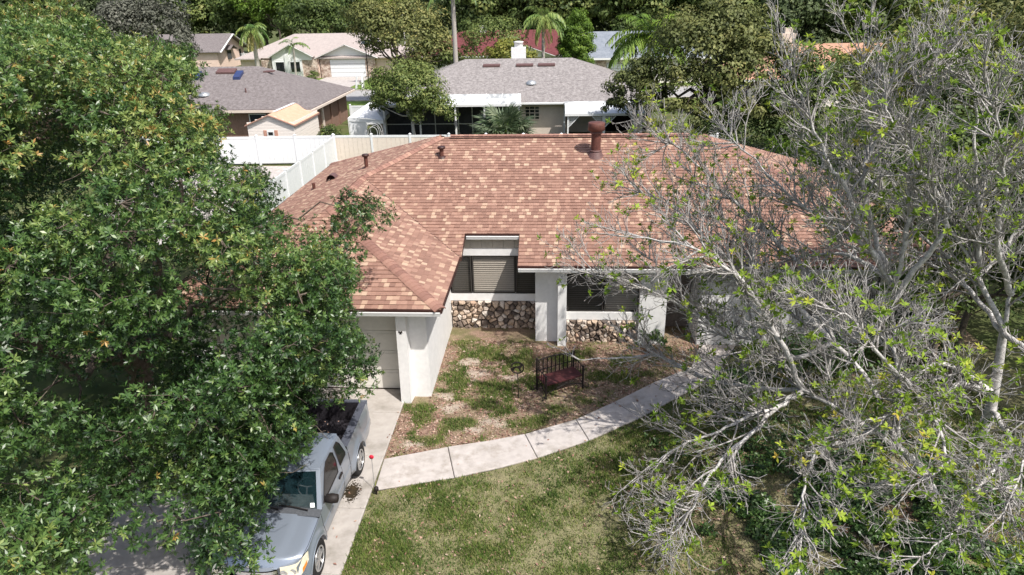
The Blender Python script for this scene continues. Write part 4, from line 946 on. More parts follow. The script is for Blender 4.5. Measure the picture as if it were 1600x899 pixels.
# ------------------------------------------------------------------ big leafy oak in the front yard
def num(s): return np.array([[float(q) / 100 for q in t.split(',')] for t in s.split()])
OAK = num('''-637,822,571 -1053,977,314 -1214,1233,383 -571,1172,269 -1517,2006,334 -1608,1904,339 -1602,1960,531 -917,1651,432 -905,671,358 -395,977,467 -1550,1840,760 -1098,1002,396 -1279,1318,512 -425,1152,350 -1136,915,335 -1231,2141,720 -1183,1530,321 -1568,1855,326 -852,1734,398 -474,1086,554 -994,1819,845 -880,805,696 -591,833,334 -901,688,496 -708,678,501 -1401,1875,945 -814,975,311 -811,1615,296 -773,886,234 -1101,1464,293 -820,1871,373 -1350,1135,484 -1658,1673,708 -905,718,577 -690,846,575 -819,1734,328 -1249,1332,404 -1563,1493,720 -584,1260,305 -491,997,303 -582,1097,255 -1465,1679,867 -1543,1443,498 -537,1216,311 -1245,1176,320 -949,677,434 -908,974,886 -1493,1471,466 -416,909,492 -827,739,556 -615,750,432 -410,1017,510 -521,1445,284 -897,1696,346 -1125,1569,914 -1258,2103,303 -1621,1784,547 -1261,1724,928 -545,1385,247 -503,807,431 -1456,1495,671 -1640,1773,778 -901,1090,874 -1655,1818,299 -784,740,267 -612,1045,275 -1667,1772,714 -1531,2098,667 -1378,1789,917 -1024,728,321 -607,1715,253 -1012,900,271 -433,1098,454 -695,1786,342 -1586,1918,765 -1130,1539,296 -1402,1525,803 -1459,1540,889 -1669,1576,418 -982,1581,789 -1118,1625,203 -1146,952,517 -1195,2077,588 -1133,1000,345 -1435,2013,692 -1027,1405,867 -711,1680,280 -1506,1613,305 -998,870,617 -670,846,372 -1144,890,279 -1584,1521,439 -527,1326,285 -1572,1974,297 -449,853,424 -723,929,310 -1212,1470,773 -676,898,597 -436,1203,505 -1080,1159,825 -1607,1541,611 -1492,2054,668 -1250,1260,256 -1034,830,596 -1571,1720,765 -489,923,664 -1373,1209,505 -978,1598,872 -1580,1552,367 -1047,2045,668 -972,1372,868 -875,1640,386 -1268,2158,672 -1042,914,632 -1548,1590,854 -618,1666,225 -636,1082,833 -1648,1932,718 -956,1271,865 -531,841,321 -1043,1350,875 -1005,1510,815 -885,721,308 -970,1894,371 -689,1589,220 -521,1398,329 -1579,1656,875 -618,907,585 -810,646,474 -397,1051,442 -1220,1143,670 -1312,2126,456 -1240,1359,740 -1465,2038,820 -1598,1807,297 -564,890,295 -1420,1427,691 -1251,1353,567 -869,1610,673 -1490,1580,856 -416,1135,501 -818,998,867 -1289,2090,756 -1271,985,407 -1207,1457,346 -1498,2007,607 -558,1183,359 -562,792,468 -662,834,313 -1232,1409,691 -970,724,307 -499,1377,478 -964,864,704 -1254,1401,445 -1684,1653,608 -1553,1771,888 -786,796,583 -1388,1970,845 -953,1603,399 -544,978,667 -742,1107,850 -1179,1435,715 -1688,1580,581 -850,750,608 -1476,1466,821 -1548,1987,516 -1255,1175,517 -1322,1928,915 -1191,1006,573 -876,1808,404 -1474,1662,275 -1346,1338,493 -589,1139,197 -754,725,515 -1204,1387,798 -1315,2062,819 -1466,1831,946 -925,1565,812 -1570,1574,461 -1073,1526,803 -966,1682,878 -819,659,345 -1550,1428,650 -716,1758,281 -1383,2112,443 -530,1477,215 -1109,2108,517 -900,1667,686 -1275,1440,781 -752,1017,311 -634,1165,270 -1354,1282,542 -1196,2155,548 -1710,1835,672 -458,1095,357 -1489,1439,705 -1010,2030,310 -1142,1624,969 -588,1042,772 -1193,954,475 -1330,2088,507 -884,1144,933 -945,1732,333 -1307,1413,741 -763,873,669 -1301,1465,688 -1067,2055,293 -1222,1087,649 -847,759,288 -1411,1459,367 -1095,1455,866 -1375,2147,689 -966,1335,932 -1522,1955,780 -504,1144,521 -1300,2049,368 -1432,2079,495 -1185,1538,247 -1286,1828,923 -1459,1382,699 -1667,1828,461 -1727,1699,631 -1045,769,272 -1108,1198,860 -723,1722,235 -1090,1051,767 -1136,1396,865 -757,1048,909 -1086,896,262 -944,757,627 -803,732,320 -463,825,479 -665,1736,244 -1113,1921,831 -944,1957,392 -958,817,653 -1588,1962,709 -1534,1603,390 -1336,1397,667 -1606,1653,587 -1493,1560,277 -1487,1911,310 -1701,1643,536 -1460,1463,512 -1444,1774,918 -1187,1385,426 -621,946,725 -1311,2064,295 -917,1204,864 -774,1735,293 -1541,1428,552 -640,910,677 -988,1462,870 -1025,1690,874 -1185,1072,768 -660,1095,271 -788,1753,511 -1593,1835,395 -863,1058,907 -1065,1525,293 -1281,1626,956 -943,1899,309 -1225,1136,275 -587,1366,339 -1114,1126,768 -1535,1713,848 -1088,969,779 -458,1163,567 -808,1685,302 -1644,1921,499 -947,1473,794 -1460,2048,311 -1270,2082,508 -1679,1726,567 -547,1129,309 -1329,1983,316 -746,902,623 -1259,1445,381 -847,1539,322 -1084,1368,281 -695,1099,883 -449,926,425 -1574,1675,385 -1605,1758,328 -1252,1121,490 -1038,953,760 -1129,2014,306 -666,1742,303 -1717,1894,481 -896,1033,854 -1405,1738,937 -861,1298,873 -1328,2165,524 -849,1135,890 -1649,1596,691 -939,1834,384 -854,656,523 -1254,2070,702 -971,948,296 -955,1985,500 -600,864,547 -1312,1173,505 -780,667,531 -1193,2053,307 -693,764,319 -1141,1705,923 -1500,1920,907 -1327,1698,931 -631,1074,227 -1260,2019,329 -1154,1396,259 -1003,1603,248 -1045,1743,877 -1138,1214,806 -796,1091,910 -1509,2105,568 -1075,2075,612 -909,634,423 -1258,1547,898 -757,965,267 -835,1638,346 -1122,813,350 -1361,1414,395 -822,1059,859 -1055,1909,810 -492,1028,547 -1533,1931,336 -1168,1007,503 -1283,1156,660 -979,1735,845 -976,1196,877 -905,918,828 -669,1027,791 -889,798,632 -728,921,241 -1581,1474,664 -1629,1466,605 -1062,1226,893 -1093,1600,276 -494,1320,437 -1663,1922,446 -1597,1624,802 -1422,1580,804 -1212,2017,866 -1600,1813,723 -1415,2050,618 -1728,1816,537 -1141,2017,762 -1581,2078,490 -859,1680,442 -585,1340,288 -943,1987,340 -1578,1908,696 -1652,1866,685 -1471,2124,686 -989,991,330 -1583,1991,759 -944,1038,886 -1559,1585,640 -1163,903,464 -1173,1454,399 -1018,1644,794 -1584,2065,569 -898,1364,879 -1594,1469,389 -1674,1859,762 -1401,2143,525 -1100,1105,852 -977,1136,913 -1095,1980,809 -1253,1235,542 -1139,1996,845 -1436,1502,323 -1631,1555,338 -1608,1912,277 -1242,1274,607 -1169,1354,754 -1293,1354,685 -1038,1573,775 -1627,1722,368 -1348,1375,341 -691,1219,871 -1623,1974,455 -727,766,570 -1127,1261,857 -1374,1429,834 -1727,1703,528 -1164,1629,912 -956,1139,824 -1204,1145,348 -1608,1875,734 -1516,1506,663 -826,1431,815 -699,728,475 -578,849,695 -1419,1500,852 -1520,1678,308 -1031,1274,898 -1013,1926,350 -1642,1614,622 -1590,1760,404 -524,952,743 -1398,2149,392 -1198,1572,967 -675,954,233 -1025,1964,294 -847,860,811 -1500,1714,256 -1391,2018,879 -1130,1543,811 -1644,1670,351 -1170,1091,821 -1485,2021,261 -1185,1169,776 -741,658,460 -1243,2143,514 -1386,1330,647 -1001,1069,843 -674,827,653 -1383,2041,792 -1231,1664,936 -1528,1914,738 -1415,1993,306 -821,876,623 -1425,1927,912 -673,971,784 -1314,2159,712 -1688,1862,542 -971,2038,391 -1722,1760,494 -460,1218,411 -1333,1843,890 -1231,2093,761 -1593,1562,714 -1477,2065,597 -1462,1350,514 -561,1785,420 -979,977,848 -1078,1517,877 -955,1627,764 -1322,1330,548 -1345,2008,836 -1655,1710,289 -1584,1899,544 -1040,1638,858 -1394,1821,965 -1288,1222,299 -1224,1785,924 -400,1072,530 -911,1251,906 -1496,1810,900 -448,1308,504 -1120,983,567 -880,1552,874 -1075,781,319 -624,1773,260 -1174,2144,486 -690,890,696 -1317,1789,960 -837,1793,358 -1614,1825,789 -1240,1144,775 -525,956,284 -1389,1733,233 -736,870,275 -1394,1354,720 -1053,1582,832 -1539,2031,750 -1135,1338,841 -1259,1121,707 -1318,1430,842 -1282,1205,604 -775,784,300 -903,1741,699 -512,1015,718 -907,1948,497 -761,1714,359 -1077,1587,223 -917,1431,896 -1530,1871,892 -959,1510,852 -695,1511,209 -469,998,660 -1180,1154,838 -1206,1287,820 -1156,1412,358 -829,805,655 -1397,1402,292 -1105,951,275 -1249,1202,795 -1442,2112,578 -484,823,380 -1140,1489,261 -1088,943,721 -1572,1627,683 -1212,1031,417 -862,666,307 -1534,1580,698 -1461,1437,644 -1163,1193,335 -889,747,663 -1080,947,355 -1229,1611,920 -907,1991,459 -1355,1481,899 -512,1246,434 -1458,1403,541 -1168,974,286 -606,1033,839 -1320,1477,349 -1248,1117,429 -727,698,563 -1263,1987,855 -1109,1296,286 -1171,2143,711 -1583,2006,567 -1536,1647,829 -1461,1975,868 -913,1751,400 -1643,2007,569 -930,784,733 -1551,1430,438 -495,1141,360 -1141,2081,559 -1642,1535,728 -1125,1113,328 -1680,1547,630 -1637,2007,500 -1458,1984,354 -1370,1460,696 -1037,1132,881 -860,851,668 -1544,1752,341 -1460,1957,737 -1379,2060,499 -459,1245,463 -1276,1052,454 -700,1034,843 -1622,1812,494 -886,1889,365 -1277,1285,559 -541,1302,220 -784,926,304 -1524,1381,499 -446,962,488 -1417,1386,647 -1210,1021,630 -1333,1641,929 -1370,2063,847 -607,890,737 -882,1662,629 -1503,1736,909 -1656,1634,777 -1278,2130,362 -1361,1218,441 -1057,991,718 -1128,1029,732 -1097,1440,198 -920,681,291 -1609,1649,432 -1604,1878,492 -1610,1606,354 -674,1130,819 -1669,1716,758 -1057,1576,923 -811,682,583 -1346,2104,559 -1521,1639,897 -1368,2176,480 -1082,1413,320 -607,1166,329 -1329,1522,861 -633,796,343 -1305,2095,687 -1534,2069,604 -1247,2189,477 -1261,1285,319 -1507,1378,554 -1504,2017,498 -830,932,868 -873,1193,906 -933,837,796 -1095,1465,810 -1193,2095,516 -1245,1257,778 -790,908,804 -822,1507,863 -1534,1981,722 -1453,1595,300 -726,934,694 -1053,1791,848 -1026,1453,819 -1320,1087,418 -1164,2169,597 -1021,871,672 -1638,1956,664 -786,1151,929 -1416,1407,490 -1171,2170,655 -1203,1074,702 -451,1078,504 -1268,1306,713 -1364,2081,312 -1092,875,581 -1543,1901,265 -1096,877,320 -1096,1286,902 -1471,1362,455 -589,863,604 -1327,1214,551 -1016,1993,668 -1483,1584,917 -1130,955,388 -1631,1806,362 -542,917,691 -818,1681,380 -893,1497,828 -1391,1688,910 -1387,1580,851 -575,1414,296 -899,1870,417 -1212,2083,839 -1438,2091,791 -606,981,770 -426,1011,412 -661,1158,882 -1220,1076,468 -1450,2121,417 -1623,1526,393 -1267,1228,358 -692,1031,277 -1037,1414,270 -433,858,365 -1300,1230,488 -1304,2022,875 -844,1850,426 -1204,1733,966 -1199,2098,688 -1183,1573,198 -483,1384,424 -684,674,403 -438,1044,567 -1539,1477,792 -864,1877,522 -1084,2052,542 -1347,2000,912 -1741,1772,578 -1238,1008,537 -1494,1531,800 -618,814,626 -1107,1651,927 -741,821,662 -1437,1965,817 -501,862,448 -502,1425,215 -1215,1296,736 -1513,1523,456 -1309,1156,441 -992,1873,320 -415,1111,569 -1231,2098,396 -1431,2151,461 -1678,1620,369 -598,1100,794 -1311,1450,412 -1146,979,690 -1441,1704,255 -1266,1887,894 -1087,1985,334 -1435,1442,311 -1618,1840,544 -1542,1631,251 -1707,1698,692 -1590,1700,816 -1204,1434,477 -1401,1341,528 -1013,1216,921 -496,1074,318 -1660,1769,486 -859,800,767 -804,831,790 -731,1611,251 -1295,1324,600 -1379,2059,258 -1059,1300,840 -526,1105,558 -1609,1593,416 -1210,2044,390 -1182,1123,221 -849,1403,889 -752,1768,336 -1171,1499,914 -1095,1146,894 -1328,2129,783 -955,888,823 -1419,2078,669 -1084,1027,340 -1173,1436,800 -1671,1759,330 -1223,1197,256 -1648,1631,304 -622,875,294 -1140,1115,271 -1270,1566,963 -1504,1963,282 -1736,1676,578 -859,1836,325 -1122,2054,852 -1474,1368,607 -851,700,370 -542,853,385 -950,1665,380 -836,1787,516 -1652,1621,561 -905,1933,278 -1626,1708,574 -1119,2161,487 -1016,1558,284 -471,899,486 -1407,2045,451 -1044,876,230 -655,1685,264 -1678,1966,536 -1511,1474,540 -1046,896,722 -1552,1773,774 -1600,1698,716 -1110,1438,725 -1623,1553,665 -480,1373,259 -1343,2162,419 -957,1276,933 -1062,1496,344 -1446,1625,886 -1253,2134,443 -1492,1417,444 -1723,1757,670 -1188,1704,887 -1342,1266,475 -1558,1882,381 -1011,1539,866 -1137,2101,626 -1156,1605,251 -1398,1465,785 -1039,1008,777 -1586,1896,849 -865,1737,266 -870,1941,331 -860,1539,809 -1445,1875,898 -746,1178,897 -983,1397,920 -1292,1393,396 -795,1454,864 -1256,1451,728 -1650,1679,816 -1044,945,266 -1259,1325,782 -1198,1228,844 -1200,1248,279 -490,765,300 -472,729,280 -464,719,260 -617,635,360 -628,603,360 -612,564,400 -620,563,420 -619,626,390 -627,671,380 -399,1152,300 -430,1127,300 -395,1194,320 -543,700,340 -778,1242,380 -730,1181,360 -694,1126,340 -657,1072,330 -732,1138,340 -660,1033,340 -463,1515,550 -424,1503,530 -443,1401,540 -627,1127,286 -651,1140,286 -570,986,275 -655,1151,269 -490,1011,266 -537,1057,334 -516,1038,265 -532,929,254 -591,956,275 -512,1001,281 -560,956,275 -513,917,279 -612,1027,319 -528,1086,280 -607,1041,254 -471,808,320 -577,1117,284 -624,1046,321 -590,1096,259 -694,1178,265 -546,1161,254 -507,991,340 -554,927,320 -602,1059,253 -528,1005,330 -613,1098,269 -533,902,263 -530,839,301 -585,1159,269 -497,888,322 -565,894,261 -546,920,301 -578,900,251 -472,827,320 -538,1022,252 -583,941,294 -497,888,297 -530,833,324 -588,970,284 -535,886,330 -488,948,327 -482,1074,329 -568,992,325 -504,920,265 -525,1021,299 -536,959,294 -490,1032,257 -519,884,282 -469,962,278 -478,832,321 -513,1037,263 -674,1170,263 -530,966,282 -543,1132,286 -602,1102,252 -515,805,325 -560,944,295 -485,893,331 -506,1073,271 -489,873,340 -509,819,290 -530,852,300 -488,782,260 -508,877,280''')
OAK_CORE = num('''-1132,1803,455 -880,802,341 -645,948,548 -1196,1767,325 -516,1030,404 -978,1287,299 -644,1038,533 -1402,1938,578 -1209,1864,705 -1541,1838,564 -864,1350,658 -786,1548,437 -767,1258,675 -971,901,334 -1294,1551,707 -1093,1242,508 -629,1590,337 -1101,1901,652 -928,1337,787 -1302,1885,633 -1145,1630,812 -692,948,333 -563,1441,480 -670,1190,428 -733,1156,589 -1285,1538,488 -771,813,412 -677,1268,507 -577,1102,393 -1539,1698,554 -1332,1641,693 -548,1172,453 -1242,1676,801 -612,1007,343 -712,1684,370 -798,1315,804 -1396,1952,703 -1119,1652,466 -894,897,510 -560,932,405 -1421,1700,497 -982,1102,652 -1322,1807,382 -782,1384,375 -739,1058,500 -976,1680,487 -940,1432,565 -837,907,325 -869,1203,771 -680,1411,515 -752,1605,503 -1326,1693,407 -1084,1804,736 -1023,1176,714 -1007,1154,538 -1029,1554,511 -797,1072,630 -747,1488,323 -742,1111,384 -739,999,430 -1247,1621,605 -1162,1753,718 -779,819,546 -800,1455,594 -1145,2016,643 -1372,1736,808 -1145,1181,397 -899,1513,547 -1524,1861,408 -1153,1988,492 -707,1319,380 -822,1230,357 -965,953,443 -995,1277,664 -946,1818,501 -1116,1622,687 -1037,1387,646 -607,1314,391 -574,1421,374 -1231,1631,400 -1487,1882,646 -948,1013,544 -1057,1866,566 -519,1065,320 -1102,1888,412 -1162,1442,504 -658,1465,312 -509,931,495 -1410,1751,415 -828,1524,725 -1317,2005,403 -535,1076,526 -1488,1689,400 -1216,1857,440 -890,1415,470 -1245,1955,770 -962,1143,400 -737,1348,462 -999,1758,630 -1316,1633,515 -1110,1448,651 -1040,1047,468 -698,1508,503 -701,844,362 -684,1038,634 -1074,1825,329 -613,1174,533 -952,1414,305 -858,1517,351 -1053,1209,341 -1331,1772,685 -1029,1061,569 -1127,1680,364 -1269,1620,296 -960,1232,375 -1397,1717,601 -1209,1786,849 -640,1482,424 -833,1007,434 -1324,2025,579 -666,1219,712 -1266,1806,779 -1082,1775,575 -1498,1770,646 -1006,1313,446 -664,1088,428 -907,935,595 -522,1518,450 -1052,1542,626 -807,1007,543 -989,1424,459 -629,1322,599 -1354,1931,324 -1252,1849,338 -1449,1823,567 -1053,1223,617 -1429,1704,301 -1459,1604,373 -712,1573,308 -859,1147,405 -998,1843,388 -835,1184,686 -1323,1894,510 -562,1137,615 -1177,1200,527 -1435,1834,779 -1268,2042,479 -1311,1900,731 -1123,1316,548 -1035,1320,567 -670,1075,321 -1128,1409,382 -1202,1526,634 -1053,1258,744 -1422,1534,549 -1235,1968,529 -899,1108,594 -1446,1745,737 -1154,1923,558 -876,1357,297 -1421,1614,774 -699,880,515 -789,914,502 -888,1069,481 -1047,1768,457 -1050,1676,614 -532,1292,487 -906,994,689 -1376,1570,632 -1524,1688,681''')
oak = thing('oak_tree', 'big leafy oak with glossy dark green leaves overhanging the driveway and pickup', 'tree', (-9.9, 13.2, 0))
def wiggle(a, c, n, amp, rng=R):
    a = Vector(a); c = Vector(c); L_ = (c - a).length
    return [a.lerp(c, i / n) + Vector((rng.gauss(0, amp), rng.gauss(0, amp), rng.gauss(0, amp))) * L_ * (0 if i in (0, n) else 1) for i in range(n + 1)]
TB = Vector((-9.9, 13.2, -.1))
b = MB(); b.tube([TB, TB + Vector((.05, 0, .5)), TB + Vector((.1, .1, 1.4)), TB + Vector((.3, .1, 2.3))], [.42, .33, .29, .27], 10); b.build('trunk', MT['bark'], oak)
forks = []
for tgt in ((-12.6, 16.8, 5.6), (-9.6, 14.6, 7.4), (-6.4, 15.2, 5.2), (-6.4, 11.0, 4.8), (-9.2, 9.6, 4.8), (-12.2, 11.0, 5.4), (-7.6, 13.2, 6.6), (-11.2, 19, 6.8)):
    p = wiggle(TB + Vector((.3, .1, 2.2)), tgt, 6, .045); b = MB(); b.tube(p, [.20 * (1 - i / 7.5) for i in range(7)], 7); b.build('limb', MT['bark'], oak); forks.append(p)
fp = [q for p in forks for q in p[2:]]
br = MB()
nodes = list(fp)
for c in sorted((Vector(c) for c in OAK), key=lambda c: min((f - c).length for f in fp)):   # each clump hangs from the nearest branch already there
    q = min(nodes, key=lambda f: (f - c).length); nodes.append(c); g = min(1, min((f - c).length for f in fp) / 4)
    pts = wiggle(q, c, 4, .07); nodes.append(pts[2]); r_ = .034 - .020 * g; br.tube(pts, [r_, r_ * .85, r_ * .7, r_ * .6, r_ * .5], 4, False)
    for k in range(3):
        e = c + Vector((R.gauss(0, .3), R.gauss(0, .3), R.gauss(0, .25))); br.tube(wiggle(pts[3], e, 3, .08), [.010, .008, .006, .004], 3, False)
br.build('branches', MT['bark'], oak, kind='stuff')
def oak_foliage():
    rng = np.random.default_rng(3); ctr0 = np.array([-9.2, 13.4, 4.6])
    Cs = []; As = []; Ts = []
    for c in OAK:
        n = 64
        o = unit(c - ctr0); ph = rand_dirs(n, rng); r_ = .44 * rng.uniform(.35, 1.1, (n, 1)) ** .6
        tw = c + ph * r_ * np.array([1.15, 1.15, .8])
        # sprays: short twigs carrying three or four rosettes
        d = unit(ph * .7 + o * .5 + np.array([.12, -.12, .35]) + rng.normal(0, .3, (n, 3)))
        base_t = np.clip(rng.normal(.27, .10), .06, .6)
        for k in range(2):
            Cs.append(tw + d * (k * .085) + rng.normal(0, .02, (n, 3))); As.append(d + rng.normal(0, .35, (n, 3)))
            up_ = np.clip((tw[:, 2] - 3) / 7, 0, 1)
            Ts.append(np.clip(base_t + .12 * k + .30 * up_ ** 1.3 + rng.normal(0, .09, n) + (rng.random(n) < .006) * .45, 0, 1))  # tint rises with height: the sunlit crown top is put into leaf colour
    for c in OAK_CORE:
        n = 60; ph = rand_dirs(n, rng); tw = c + ph * .75 * rng.uniform(.3, 1.0, (n, 1)) ** .6
        Cs.append(tw); As.append(ph + np.array([0, 0, .5]) + rng.normal(0, .3, (n, 3))); Ts.append(np.clip(rng.normal(.22, .08, n), 0, 1))  # lower tint inside the crown: shade of the gaps put into leaf colour
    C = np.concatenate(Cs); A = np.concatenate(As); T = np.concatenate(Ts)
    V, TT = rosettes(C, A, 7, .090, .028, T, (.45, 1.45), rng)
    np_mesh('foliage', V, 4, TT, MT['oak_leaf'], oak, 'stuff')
oak_foliage()

# ------------------------------------------------------------------ two almost bare trees on the right
LIMBS = '''A 813,1160,-11 751,1160,95 702,1170,142
A 702,1170,142 654,1190,167 592,1220,198 528,1260,224 508,1280,253 473,1320,286 410,1370,289 364,1400,300 285,1430,394 214,1460,444
A 530,1260,215 451,1320,187 363,1380,169 299,1420,184 252,1450,195 194,1480,223
A 363,1380,169 260,1460,180 157,1500,155 70,1520,138
A 530,1260,215 468,1220,203 405,1190,197 324,1170,164 248,1150,141 183,1140,79
A 468,1220,203 373,1120,186 302,1060,155 253,1000,114 211,980,86
A 654,1190,167 585,1130,184 499,1060,219 450,990,216 425,920,178 406,860,124
A 702,1170,142 644,1220,260 582,1280,324 527,1340,346 489,1360,380 424,1400,468 356,1440,557 298,1460,637
A 702,1170,142 680,1220,320 667,1250,425 658,1260,469
A 658,1260,469 614,1270,531 545,1300,580 490,1330,603 415,1360,674 356,1400,723
A 658,1260,469 583,1240,568 539,1240,654 491,1250,723 438,1270,822 419,1280,865
A 658,1260,469 616,1290,577 588,1300,675 606,1310,757 582,1320,814 563,1330,880
A 666,1260,455 656,1230,534 636,1220,660 624,1220,751 617,1230,826 639,1240,866
A 582,1280,324 537,1360,440 447,1460,528 370,1520,592 283,1550,673 255,1560,678
A 582,1280,324 502,1300,272 373,1340,312 262,1370,374 165,1390,411 95,1400,421
A 667,1250,425 691,1200,570 693,1190,633 630,1180,705 567,1170,783 538,1170,824
A 528,1260,224 429,1240,393 350,1220,497 273,1220,549 166,1230,571
A 658,1260,469 612,1340,491 554,1420,461 460,1460,414 381,1480,390
A 582,1280,324 456,1350,429 370,1400,468 274,1440,557 191,1460,594
A 654,1190,167 651,1100,321 566,1050,414 486,1020,502 437,1010,529
B 951,1300,152 940,1300,255 929,1300,338
B 929,1300,338 914,1290,430 925,1270,479 950,1250,552 958,1240,653
B 929,1300,338 862,1320,458 843,1320,486 766,1330,577 699,1350,649 639,1380,706
B 862,1320,458 826,1310,583 786,1300,698 747,1290,816 712,1290,871
B 862,1320,458 903,1340,492 944,1360,567 947,1370,669 914,1390,789
B 939,1300,200 796,1240,296 693,1160,312 637,1100,279 563,1060,277
B 939,1300,200 805,1200,275 705,1100,280 686,1000,241 595,940,233
B 951,1300,152 902,1150,161 768,1020,172 696,940,154 607,880,139
B 929,1300,338 934,1200,335 891,1080,297 796,980,260 729,900,219
B 929,1300,338 879,1400,410 803,1480,439 701,1520,470 627,1540,526
B 862,1320,458 793,1400,498 708,1460,593 640,1480,644
B 914,1290,430 815,1220,563 769,1180,693 724,1160,783 680,1150,855'''
def bare_tree(key, label, base, seed, nleaf):
    rr = random.Random(seed); rng = np.random.default_rng(seed)
    t = thing('bare_tree', label, 'tree', base)
    tw = MB(); tips = []
    lim = [num(l[2:]) for l in LIMBS.split('\n') if l.startswith(key)]
    def spline(P, n):
        P = [Vector(p) for p in P]; out = []
        for i in range(len(P) - 1):
            p0 = P[max(i - 1, 0)]; p1 = P[i]; p2 = P[i + 1]; p3 = P[min(i + 2, len(P) - 1)]
            for k in range(n):
                s = k / n; out.append(.5 * ((2 * p1) + (p2 - p0) * s + (2 * p0 - 5 * p1 + 4 * p2 - p3) * s * s + (3 * p1 - p0 - 3 * p2 + p3) * s ** 3))
        out.append(P[-1]); return out
    def twig(p, d, L_, r_, lev):
        n = 5 if lev < 3 else 4; pts = [p]; dd = d.copy()
        for i in range(n):
            dd = (dd + Vector((rr.gauss(0, .115), rr.gauss(0, .115), rr.gauss(.05, .10)))).normalized(); pts.append(pts[-1] + dd * (L_ / n))
        radii = [max(.0052, r_ * (1 - .72 * i / n)) for i in range(n + 1)]
        tw.tube(pts, radii, 4 if lev < 2 else 3, False, rr.uniform(.3, .7))
        if lev >= 3 or L_ < .18: tips.append((pts[-1], dd)); return
        kids = max(2, int(L_ * (6.6 if lev == 1 else 8.0)))
        for k in range(kids):
            s = rr.uniform(.22, 1.0); i = min(n - 1, int(s * n)); q = pts[i].lerp(pts[i + 1], s * n - i)
            ax = (pts[i + 1] - pts[i]).normalized(); pr_ = Vector((rr.gauss(0, 1), rr.gauss(0, 1), rr.gauss(0, 1))); pr_ = (pr_ - ax * pr_.dot(ax)).normalized()
            an = rr.uniform(.45, 1.0); nd = (ax * math.cos(an) + pr_ * math.sin(an) + Vector((0, 0, .16))).normalized()
            twig(q, nd, L_ * rr.uniform(.38, .62) * (1.15 - .45 * s), radii[i] * .68, lev + 1)
        tips.append((pts[-1], dd))
    for li, P in enumerate(lim):
        S = spline(P, 5); n = len(S)
        if li:                                   # gnarl: small side steps so that limbs do not run like wires
            S = [q + Vector((rr.gauss(0, .018), rr.gauss(0, .018), rr.gauss(0, .016))) * (1 if 0 < i < n - 1 else 0) for i, q in enumerate(S)]
        L_ = sum((S[i + 1] - S[i]).length for i in range(n - 1))
        r0 = .125 if li == 0 else min(.066, .020 + .009 * L_); r1 = .075 if li == 0 else .008
        if li == 0: S = [Vector(base) - Vector((0, 0, .1))] + S; n += 1
        b = MB(); b.tube(S, [lerp(r0, r1, (i / (n - 1)) ** .8) for i in range(n)], 7, True); b.build('trunk' if li == 0 else 'limb', MT['pale_bark'], t)
        if li == 0: continue
        kids = max(2, int((L_ * 6.0 + 3) * (.10 if key == 'A' and li == 3 else 1)))
        for k in range(kids):
            s = rr.uniform(.15, 1.0) if k > 2 else 1.0; i = min(n - 2, int(s * (n - 1))); q = S[i].lerp(S[i + 1], s * (n - 1) - i)
            ax = (S[i + 1] - S[i]).normalized(); pr_ = Vector((rr.gauss(0, 1), rr.gauss(0, 1), rr.gauss(0, 1))); pr_ = (pr_ - ax * pr_.dot(ax)).normalized()
            an = rr.uniform(.4, 1.0) if k > 2 else rr.uniform(.1, .5); nd = (ax * math.cos(an) + pr_ * math.sin(an) + Vector((0, 0, .10))).normalized()
            twig(q, nd, rr.uniform(.7, 1.5) * (1.1 - .3 * s), .024 * (1.2 - .5 * s), 1)
    tw.build('twigs', MT['twig_bark'], t, kind='stuff')
    rr.shuffle(tips); tips = tips[:nleaf]
    C = np.array([tuple(p) for p, d in tips]); A = np.array([tuple(d + Vector((0, 0, .5))) for p, d in tips])
    h = fnoise(C[:, 0], C[:, 2] + C[:, 1], .8, 5)
    T = np.clip(.34 + (h - .5) * .7 + rng.normal(0, .13, len(C)) + (rng.random(len(C)) < .04) * .35, 0, 1)
    V, TT = rosettes(C, A, 7, .115, .042, T, (.5, 1.5), rng)
    np_mesh('foliage', V, 4, TT, MT['spring_leaf'], t, 'stuff')
bare_tree('A', 'nearly bare pale grey tree with tufts of new leaves in front of the roof', (7.9, 11.6, 0), 21, 1700)
bare_tree('B', 'second nearly bare pale tree at the right edge of the yard', (9.45, 13.0, 0), 33, 1400)
# ------------------------------------------------------------------ trees, shrubs, palms behind
def crown_mesh(name, ells, nclump, per, size, m, seed, root, bias=.25, tint0=.42, clump=.30, tsd=.10):
    """leaf-sized faces in clumps spread through the given ellipsoids; gaps stay between clumps"""
    rng = np.random.default_rng(seed); C = []; A = []; T = []
    tot = sum(e[1][0] * e[1][2] for e in ells)
    for c, r_ in ells:
        c = np.array(c, float); r_ = np.array(r_, float); k = max(3, int(nclump * r_[0] * r_[2] / tot))
        d = rand_dirs(k, rng); d[:, 2] = np.where(d[:, 2] < -.35, -d[:, 2], d[:, 2]); q = rng.uniform(.55, 1.0, (k, 1))
        cc = c + d * r_ * q; cr = clump * r_.mean() * rng.uniform(.6, 1.25, k); ct = rng.normal(tint0, tsd, k)
        e = rand_dirs(k * per, rng); i = np.repeat(np.arange(k), per)
        C.append(cc[i] + e * (cr[i] * rng.uniform(.35, 1.05, k * per) ** .7)[:, None] * np.array([1.15, 1.15, .8]))
        A.append(unit(e + d[i] * .5 + np.array([0, 0, .45]) + rng.normal(0, .3, e.shape))); T.append(ct[i] + rng.normal(0, .10, k * per) + .10 * e[:, 2])
    C = np.concatenate(C); A = np.concatenate(A); T = np.clip(np.concatenate(T), 0, 1); n = len(C)
    D = unit(np.cross(A, rand_dirs(n, rng))); l = rng.uniform(size * .6, size * 1.3, n)
    return np_mesh(name, leaf_quads(C, D, A, l, l * rng.uniform(.4, .7, n), .15, .2), 4, T, m, root, 'stuff')
